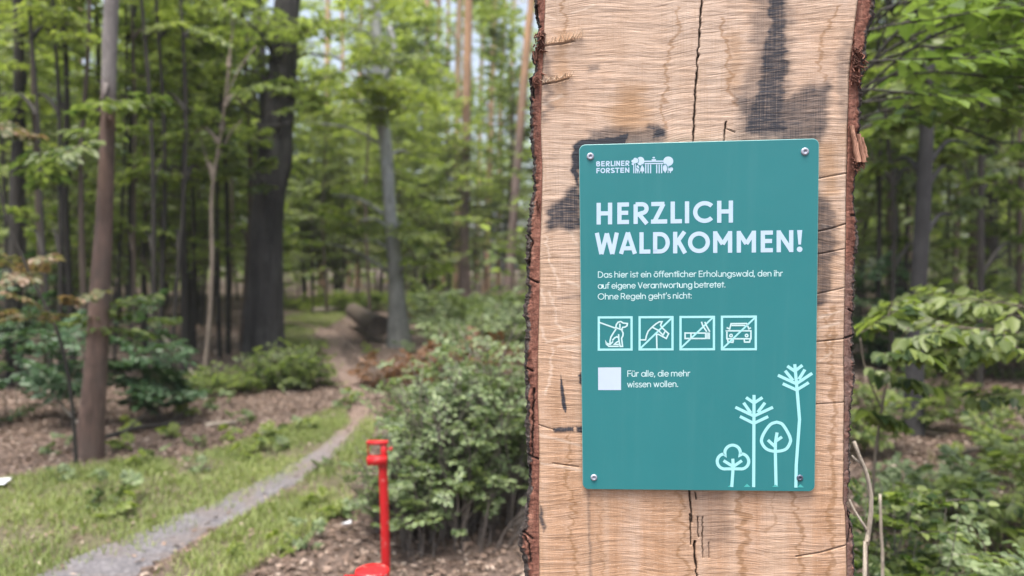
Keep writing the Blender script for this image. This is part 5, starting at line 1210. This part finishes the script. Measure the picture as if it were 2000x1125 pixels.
def spray_plant(name, label, cat, leaf, stems, sprays, leaf_len, stem='twig', seed=0, wr=.62, part_name='branch', droop=.15, spread=.5):
    """stems: list of (pixel polyline with depth, px width at ends); sprays: (px, py, depth, az deg, el deg, length, tone)"""
    rng = np.random.default_rng(500 + seed); g = Geo(); cg = Geo(); first = None
    for pts, w0, w1 in stems:
        P = np.array([at(x, y, d) for x, y, d in pts]); q = resample(P, 14); dm = np.mean([p[2] for p in pts]); V, Q, T = tube(q, np.linspace(w0, w1, 14) / 2 / FPX * dm, 7, .06, seed); g.add(V, Q, T)
        if first is None: first = P[0].copy()
    for px, py, d, az, el, L, tone in sprays:
        put_spray(cg, rng, at(px, py, d), R(az), R(el), L, leaf_len, tone=tone, wr=wr, droop=droop, spread=spread)
    first[2] = float(gheight(first[0], first[1])); root = thing(name, label, cat, first)
    obj('trunk' if part_name == 'trunk' else 'stems', g.mesh('stems', M[stem], first, True), root)
    if cg.V: obj('foliage', cg.mesh('foliage', foliage_mats(leaf, stem), first, rnd=True), root)
    return root
def foot(px, d):
    """photo row of the ground at depth d"""
    lo, hi = 512.0, 9000.0
    for _ in range(60):
        m = (lo + hi) / 2
        if depth_of(m) > d: lo = m
        else: hi = m
    return m
_ar = np.random.default_rng(9)
spray_plant('young_tree', 'leaning sapling with orange brown autumn leaves at the left picture edge', 'sapling', 'leaf_autumn',
    [([(150, foot(150, 5.5), 5.5), (138, 760, 5.5), (110, 640, 5.5), (60, 540, 5.5), (0, 380, 5.5), (-30, 200, 5.5)], 8, 4)],
    [(x + _ar.normal(0, 22), y + _ar.normal(0, 16), 5.4 + _ar.normal(0, .12), a + _ar.normal(0, 45), _ar.normal(0, 22), L * _ar.uniform(.6, 1.2), .6 + _ar.normal(0, .2)) for x, y, a, L in
     [(110, 600, 180, .22), (140, 605, 10, .20), (20, 545, 190, .26), (60, 530, 170, .24), (0, 250, 10, .24), (20, 262, -10, .22), (-10, 262, 0, .24), (40, 605, 150, .26), (120, 600, 30, .22), (20, 500, 0, .26), (10, 520, 20, .24), (80, 610, 200, .24), (60, 595, 0, .22), (-20, 500, 0, .26), (0, 580, 20, .22)] for _ in range(1)],
    .050, stem='bark_dark', seed=1, spread=1.0)
maple = [(1690, 60, 3.4, -20, 5, .75, .6), (1720, 20, 3.6, 0, 12, .8, .75), (1700, 120, 3.3, -10, -5, .7, .55), (1760, 180, 3.2, 10, -4, .6, .6), (1690, 200, 3.6, -15, 0, .7, .45), (1800, 90, 3.4, 5, 0, .8, .7), (1850, 40, 3.6, -5, 5, .8, .8), (1830, 140, 3.5, 15, -5, .75, .6),
         (1880, 190, 3.8, -10, 0, .8, .6), (1690, 235, 3.7, 0, 2, .45, .35), (1920, 100, 3.3, 10, -8, .7, .65), (1950, 240, 3.9, -20, 4, .7, .5), (1960, 20, 3.4, 30, 5, .7, .75), (1780, -20, 3.5, 10, 4, .8, .8), (1900, -40, 3.4, -10, 0, .8, .75), (1960, 280, 4.4, 0, 0, .6, .45)]
spray_plant('maple_tree', 'broad leaved tree hanging bright green leafy branches at the upper right', 'tree', 'leaf_maple',
    [([(1560, foot(1560, 3.9), 3.9), (1570, 700, 3.9), (1585, 350, 3.9), (1600, -60, 3.9), (1620, -700, 3.9)], 46, 22)] + [([(1592, 200 + 6 * i, 3.9), ((1592 + s[0]) / 2, (200 + s[1]) / 2 - 12, (3.9 + s[2]) / 2), (s[0], s[1], s[2])], 7, 4) for i, s in enumerate(maple)],
    maple + [(x + 60, y + 10, d + .5, a + 40, e, L, t - .15) for x, y, d, a, e, L, t in maple if y < 130], .085, stem='bark_dark', seed=2, part_name='trunk', wr=.72)
spray_plant('young_tree', 'knee high sapling with broad pale green leaves against the right bark of the plank', 'sapling', 'leaf_mid',
    [([(1700, foot(1700, 3.1), 3.1), (1705, 950, 3.1), (1722, 800, 3.1), (1745, 690, 3.1), (1775, 640, 3.05)], 7, 4), ([(1722, 800, 3.1), (1690, 720, 3.1), (1680, 660, 3.1)], 4, 3), ([(1735, 730, 3.1), (1760, 695, 3.1), (1772, 665, 3.1)], 3, 2)],
    [(1680, 650, 3.1, 10, 20, .26, .4), (1710, 690, 3.0, -60, 5, .22, .3), (1740, 640, 3.05, 60, 20, .26, .6), (1770, 660, 3.0, -80, 5, .18, .5), (1690, 715, 3.1, -40, -18, .22, .3), (1690, 800, 3.05, 10, -20, .16, .5)], .066, seed=3, wr=.66, droop=.45, spread=.9)
spray_plant('young_tree', 'sapling stretching flat leafy branches in from the right picture edge', 'sapling', 'leaf_mid',
    [([(2060, foot(2060, 3.3), 3.3), (2055, 900, 3.3), (2040, 700, 3.3), (2000, 620, 3.3)], 8, 4), ([(2041, 705, 3.3), (2000, 690, 3.3), (1960, 660, 3.3), (1890, 640, 3.3)], 5, 3)],
    [(2000, 620, 3.3, 170, 6, .42, .65), (1990, 650, 3.2, 190, 2, .45, .55), (1950, 640, 3.35, 175, 4, .40, .6), (2040, 610, 3.2, 160, 8, .45, .7), (1930, 670, 3.4, 200, -4, .36, .5), (1980, 600, 3.5, 150, 6, .4, .7), (2050, 680, 3.2, 180, -8, .4, .45), (2040, 770, 3.3, 170, -5, .3, .5)], .068, seed=4, wr=.66, droop=.4, spread=.9)
shrub('bush', 'tangled broad leaved bush with dead grey stems low at the right side of the plank', 'bush', 1745, 2.75, 'leaf_mid', 'dead_twig', seed=60, rx=.20, ry=.3, h=.66, nst=34, leaf_len=.042, L=.15, tone=.3, bare=.3, per=3, wr=.75, r0=.004)
shrub('bush', 'pale small leaved bush in the lower right corner', 'bush', 1960, 2.75, 'leaf_pale', seed=61, rx=.26, ry=.26, h=.46, nst=30, leaf_len=.038, L=.15, tone=.6, bare=.3, per=3, wr=.7, r0=.004)
for i_, (px_, d_, h_, lab_) in enumerate([(1715, 6.0, .40, 'thin leafy young shrub between the plank and the foot of the grey trunk'), (1895, 6.6, .38, 'thin leafy young shrub in the litter right of the grey trunk'), (1975, 5.2, .42, 'thin leafy young shrub at the right picture edge in front of the undergrowth'), (1860, 8.5, .6, 'loose young shrub in the litter behind the grey trunk')]):
    shrub('shrub', lab_, 'shrub', px_, d_, 'leaf_mid', seed=80 + i_, rx=.30, ry=.3, h=h_, nst=9, leaf_len=.07, L=.32, tone=.55, bare=.3, per=3, wr=.6, r0=.005, spread=.9)
shrub('bush', 'low leafy bush between the tangled bush and the grey trunk', 'bush', 1830, 4.3, 'leaf_pale', seed=62, rx=.30, ry=.25, h=.36, nst=16, leaf_len=.055, L=.2, tone=.55, bare=.25, per=3, wr=.7, r0=.004)
shrub('bush', 'leafy bush at the right picture edge above the pale corner bush', 'bush', 1985, 3.9, 'leaf_mid', seed=63, rx=.25, ry=.3, h=.5, nst=12, leaf_len=.07, L=.26, tone=.6, bare=.3, per=2, wr=.7, r0=.004)
spray_plant('bare_twig', 'pale bare forked twig standing tight against the right bark of the plank', 'twig', 'leaf_mid',
    [([(1688, foot(1688, 1.75), 1.75), (1690, 1125, 1.75), (1694, 1060, 1.75), (1702, 985, 1.75), (1694, 930, 1.75), (1680, 895, 1.75), (1668, 862, 1.75)], 11, 7), ([(1693, 1035, 1.75), (1680, 1015, 1.75), (1668, 995, 1.76), (1659, 975, 1.77)], 6, 3), ([(1685, 908, 1.75), (1672, 898, 1.76), (1664, 890, 1.77)], 6, 3)], [], .05, stem='twig_pale', seed=5)
spray_plant('bare_twig', 'thin grey dead stalk just right of the pale forked twig', 'twig', 'leaf_mid',
    [([(1724, foot(1724, 2.3), 2.3), (1724, 1125, 2.3), (1721, 1040, 2.3), (1719, 965, 2.3)], 7, 5)], [], .05, stem='twig_pale', seed=6)
# herbs on the grass, copies of two plants
HERB = [shrub_geo(700 + i, .05, .05, .09, 6, .030, .06, .6, .2, .6, True, .0015, 1.2, 1) for i in range(2)]
HERB = [(a.mesh('herb_stems', M['twig'], smooth=True), b.mesh('herb_leaves', foliage_mats('leaf_bright' if i else 'leaf_pale', 'twig'), rnd=True)) for i, (a, b) in enumerate(HERB)]
for i, (px, py, s) in enumerate([(218, 985, 1.6), (240, 1010, 1.3), (228, 960, 1.4), (530, 862, 1.5), (560, 850, 1.2), (505, 885, 1.2), (545, 885, 1.3), (610, 845, 1.2), (668, 800, 1.6), (690, 790, 1.4), (640, 920, 1.0), (650, 1015, 1.1), (590, 1065, 1.2), (555, 1075, 1.0), (690, 1010, 1.0),
        (610, 990, 1.1), (380, 925, 1.0), (480, 900, 1.2), (300, 905, 1.2), (260, 920, 1.1), (120, 945, 1.0), (470, 1090, .9), (730, 985, 1.2), (1940, 880, 1.5), (1900, 960, 1.3), (1860, 900, 1.3), (1800, 960, 1.2), (1960, 790, 1.6), (300, 800, 1.6), (360, 815, 1.4), (420, 800, 1.6), (250, 850, 1.4), (480, 830, 1.5), (330, 860, 1.3), (100, 890, 1.3), (450, 865, 1.2), (390, 880, 1.2), (230, 890, 1.4), (1750, 780, 1.8), (1870, 760, 2.0), (1930, 720, 2.2), (620, 700, 2.0), (790, 690, 2.0), (720, 690, 1.6)]):
    p = gnd(np.array(float(px)), np.array(float(py))); root = thing('herb', 'small leafy herb growing in the grass and litter beside the path' if px < 1000 else 'small leafy herb growing in the litter right of the plank', 'herb', (p[0], p[1], float(gheight(p[0], p[1]))), 'herbs beside the path' if px < 1000 else 'herbs right of the plank')
    root.rotation_euler = (0, 0, i * 1.7); root.scale = (s, s, s); a, b = HERB[i % 2]; obj('stems', a, root); obj('foliage', b, root)
# fallen wood
def fallen(label, pts, w0, w1, mat, seed, name='fallen_branch', side=()):
    P = np.array([np.append(gnd(np.array(float(x)), np.array(float(y)))[:2], h) for x, y, h in pts]); P[:, 2] += gheight(P[:, 0], P[:, 1]) + w1 / 2
    q = resample(P, 16); g = Geo(); V, Q, T = tube(q, np.linspace(w0, w1, 16) / 2, 9, .10, seed); g.add(V, Q, T); g.add(V[:9], None, [[0, i + 1, i] for i in range(1, 8)])
    base = q[0].copy(); rng = np.random.default_rng(seed)
    for f in side:
        k = int(f * 15); e = q[k] + np.array([rng.normal(0, .25), rng.normal(0, .2), rng.uniform(.1, .4)]); V, Q, T = tube([q[k], (q[k] + e) / 2 + rng.normal(0, .03, 3), e], [w1 * .4, w1 * .3, w1 * .12], 5); g.add(V, Q, T)
    o = obj(name, g.mesh(name, M[mat], base, True), None, base); tag(o, label, 'branch' if name == 'fallen_branch' else 'log'); return o
fallen('pale fallen branch leaning down into the shrub left of the oak', [(285, 655, .55), (325, 700, .25), (382, 742, .02)], .06, .035, 'twig_pale', 1, side=(.4, .7))
fallen('short pale piece of fallen wood on the litter near the path', [(402, 838, .01), (432, 836, .02), (462, 832, .01)], .04, .03, 'twig_pale', 2)
fallen('thin fallen branch on the litter at the foot of the slender tree', [(95, 800, .2), (140, 835, .08), (180, 860, .01)], .03, .02, 'twig_pale', 3, side=(.5,))
fallen('long dark fallen branch on the litter at the right picture edge', [(1850, 905, .02), (1930, 885, .04), (2050, 850, .08)], .05, .03, 'twig', 4, side=(.4, .6))
fallen('dark fallen branch lying across the litter in front of the grey trunk', [(1690, 842, .02), (1760, 850, .03), (1850, 858, .02)], .04, .02, 'twig', 5, side=(.5,))
fallen('dark fallen branch in the shade behind the slender tree', [(205, 865, .02), (280, 850, .05), (360, 838, .03)], .045, .025, 'bark_dark', 6, side=(.3, .7))
fallen('thick fallen log lying beside the foot of the beech', [(742, 668, .14), (715, 655, .16), (690, 640, .18)], .42, .36, 'bark_brown', 7, 'fallen_log')
fallen('thin pale log lying across the ground behind the path bend', [(610, 612, .05), (650, 610, .06), (705, 604, .05)], .16, .12, 'twig_pale', 8, 'fallen_log')
# white scraps
def scrap(label, px, py, w_, l_, rz, seed):
    p = gnd(np.array(float(px)), np.array(float(py))); r_ = np.random.default_rng(seed); n = 9; a, b = np.meshgrid(np.linspace(-.5, .5, n), np.linspace(-.5, .5, n)); z = .02 + .030 * fbm(a * 3 + seed, b * 3, seed, 3) + .004
    x = a * w_; y = b * l_; c, s_ = math.cos(rz), math.sin(rz); V = np.stack([x * c - y * s_, x * s_ + y * c, z], -1).reshape(-1, 3); g = Geo(); g.add(V, grid_quads(n, n)); V2 = V.copy(); V2[:, 2] -= .003; g.add(V2, grid_quads(n, n)[:, ::-1])
    base = (p[0], p[1], float(gheight(p[0], p[1]))); o = obj('paper_scrap', g.mesh('paper_scrap', plain_mat('white_paper', (.62, .64, .68), .7, .05, 30), smooth=True), None, base); tag(o, label, 'paper')
scrap('white flat scrap lying at the grass edge on the left', -4, 957, .13, .14, .2, 3)
scrap('tiny white crumpled scrap on the litter near the red post', 677, 1034, .05, .03, .3, 5)

# ------------------------------------------------------------------ the red steel posts
t = NT('red_gloss_paint'); v = t.obj(); f = t.noise(v, 22, 5, .7); f2 = t.noise(t.mapv(v, (1, 1, .5)), 55, 4, .7)
c = t.mix(f, (.34, .007, .010), (.50, .014, .018)); c = t.mix(t.ramp(f2, [(.60, 0.0), (.67, .8)]), c, (.11, .028, .02)); c = t.mix(t.ramp(t.noise(v, 35, 3), [(.62, 0.0), (.66, .5)]), c, (.50, .22, .20))
t.color(c); t.b.inputs['Roughness'].default_value = .38; t.bump(f, .15, .004); RED = t.m
def lathe(g, prof, c, n=28):
    th = np.arange(n) / n * 2 * np.pi; V = np.array([[(c[0] + r_ * math.cos(a), c[1] + r_ * math.sin(a), c[2] + z) for a in th] for r_, z in prof]).reshape(-1, 3); g.add(V, grid_quads(len(prof), n, True))
def box(g, a, b, bev=.0015):
    a = np.asarray(a, float); b = np.asarray(b, float); bm_ = bev; X = [a[0], a[0] + bm_, b[0] - bm_, b[0]]; V = []
    for z, ins in ((a[2], bm_), (a[2] + bm_, 0), (b[2] - bm_, 0), (b[2], bm_)):
        V += [(a[0] + ins, a[1] + ins, z), (b[0] - ins, a[1] + ins, z), (b[0] - ins, b[1] - ins, z), (a[0] + ins, b[1] - ins, z)]
    g.add(V, np.concatenate([grid_quads(4, 4, True), [[3, 2, 1, 0], [12, 13, 14, 15]]]))
D1 = 3.7; u1 = D1 / FPX
pb = at(754, foot(754, D1), D1); pt = at(747, 900, D1); root = thing('barrier_post', 'thin red steel post with a square fork head in front of the shrubs', 'post', (pb[0], pb[1], float(gheight(pb[0], pb[1]))))
off = np.array([pb[0], pb[1], float(gheight(pb[0], pb[1]))])
g = Geo(); q = resample(np.array([pb - [0, 0, .05], (pb + pt) / 2 + [.002, 0, 0], pt + [0, 0, .0]]), 30); V, Q, T = tube(q, 8.8 * u1, 20, .015, 3); g.add(V, Q, T)
obj('pipe', g.mesh('pipe', RED, off, True), root)
g = Geo(); k = at(750, 905, D1); k2 = at(749.5, 862, D1); V, Q, T = tube(np.array([k, (k + k2) / 2, k2]), 6.5 * u1, 18); g.add(V, Q, T); obj('neck', g.mesh('neck', RED, off, True), root)
def ubox(x0, y0, x1, y1, y_near, y_far):
    g = Geo(); a = at(x0, y1, D1); b = at(x1, y0, D1); box(g, (a[0], a[1] + y_near, a[2]), (b[0], a[1] + y_far, b[2])); return g
obj('lower_bracket', ubox(719, 890, 756.5, 906, -.034, .022).mesh('lower_bracket', RED, off), root)
obj('top_bar', ubox(717, 861, 757.5, 867.5, -.018, .016).mesh('top_bar', RED, off), root)
g = Geo(); a = at(718.5, 866, D1); b = at(719.5, 891, D1); V, Q, T = tube(np.array([a, (a + b) / 2, b]), 1.4 * u1, 8); g.add(V, Q, T); obj('side_rod', g.mesh('side_rod', RED, off, True), root)
g = Geo(); a = at(755, 877.5, D1); b = at(762, 877, D1); c_ = at(766, 877, D1); V, Q, T = tube(np.array([a, b, b + [.0005, 0, 0], c_]), np.array([2.2, 2.2, 4.0, 3.6]) * u1, 12); g.add(V, Q, T); obj('bolt', g.mesh('bolt', RED, off, True), root)
D2 = 2.2; pc2 = at(727, 1112, D2); off = np.array([pc2[0], pc2[1], float(gheight(pc2[0], pc2[1]))]); H2 = pc2[2] - off[2]; root = thing('bollard', 'stout red steel bollard with a round flat cap at the lower picture edge', 'bollard', off)
g = Geo(); lathe(g, [(.044, -.05), (.044, H2 - .03)], off); obj('post', g.mesh('post', RED, off, True), root)
g = Geo(); lathe(g, [(.044, H2 - .032), (.0475, H2 - .032), (.0495, H2 - .030), (.0495, H2 - .004), (.0470, H2), (.030, H2 + .0015), (.0001, H2 + .002)], off); obj('cap', g.mesh('cap', RED, off, True), root)
g = Geo(); box(g, off + [-.085, -.02, H2 - .055], off + [-.040, .02, H2 - .022], .003); obj('hinge_lug', g.mesh('hinge_lug', RED, off), root)

# ------------------------------------------------------------------ the air
hz_m = bpy.data.materials.new('forest_air'); hz_m.use_nodes = True
nt_ = hz_m.node_tree; nt_.nodes.remove(nt_.nodes['Principled BSDF'])
pv_ = nt_.nodes.new('ShaderNodeVolumePrincipled'); pv_.inputs['Color'].default_value = (.93, .97, 1.0, 1); pv_.inputs['Density'].default_value = 0.0008; pv_.inputs['Anisotropy'].default_value = 0.1
nt_.links.new(pv_.outputs[0], nt_.nodes['Material Output'].inputs['Volume'])
g = Geo(); box(g, (-152, -8, -1.5), (152, 152, 40), .01)
tag(obj('haze', g.mesh('haze', hz_m)), kind='stuff', label='thin pale forest air between the trees', cat='haze')
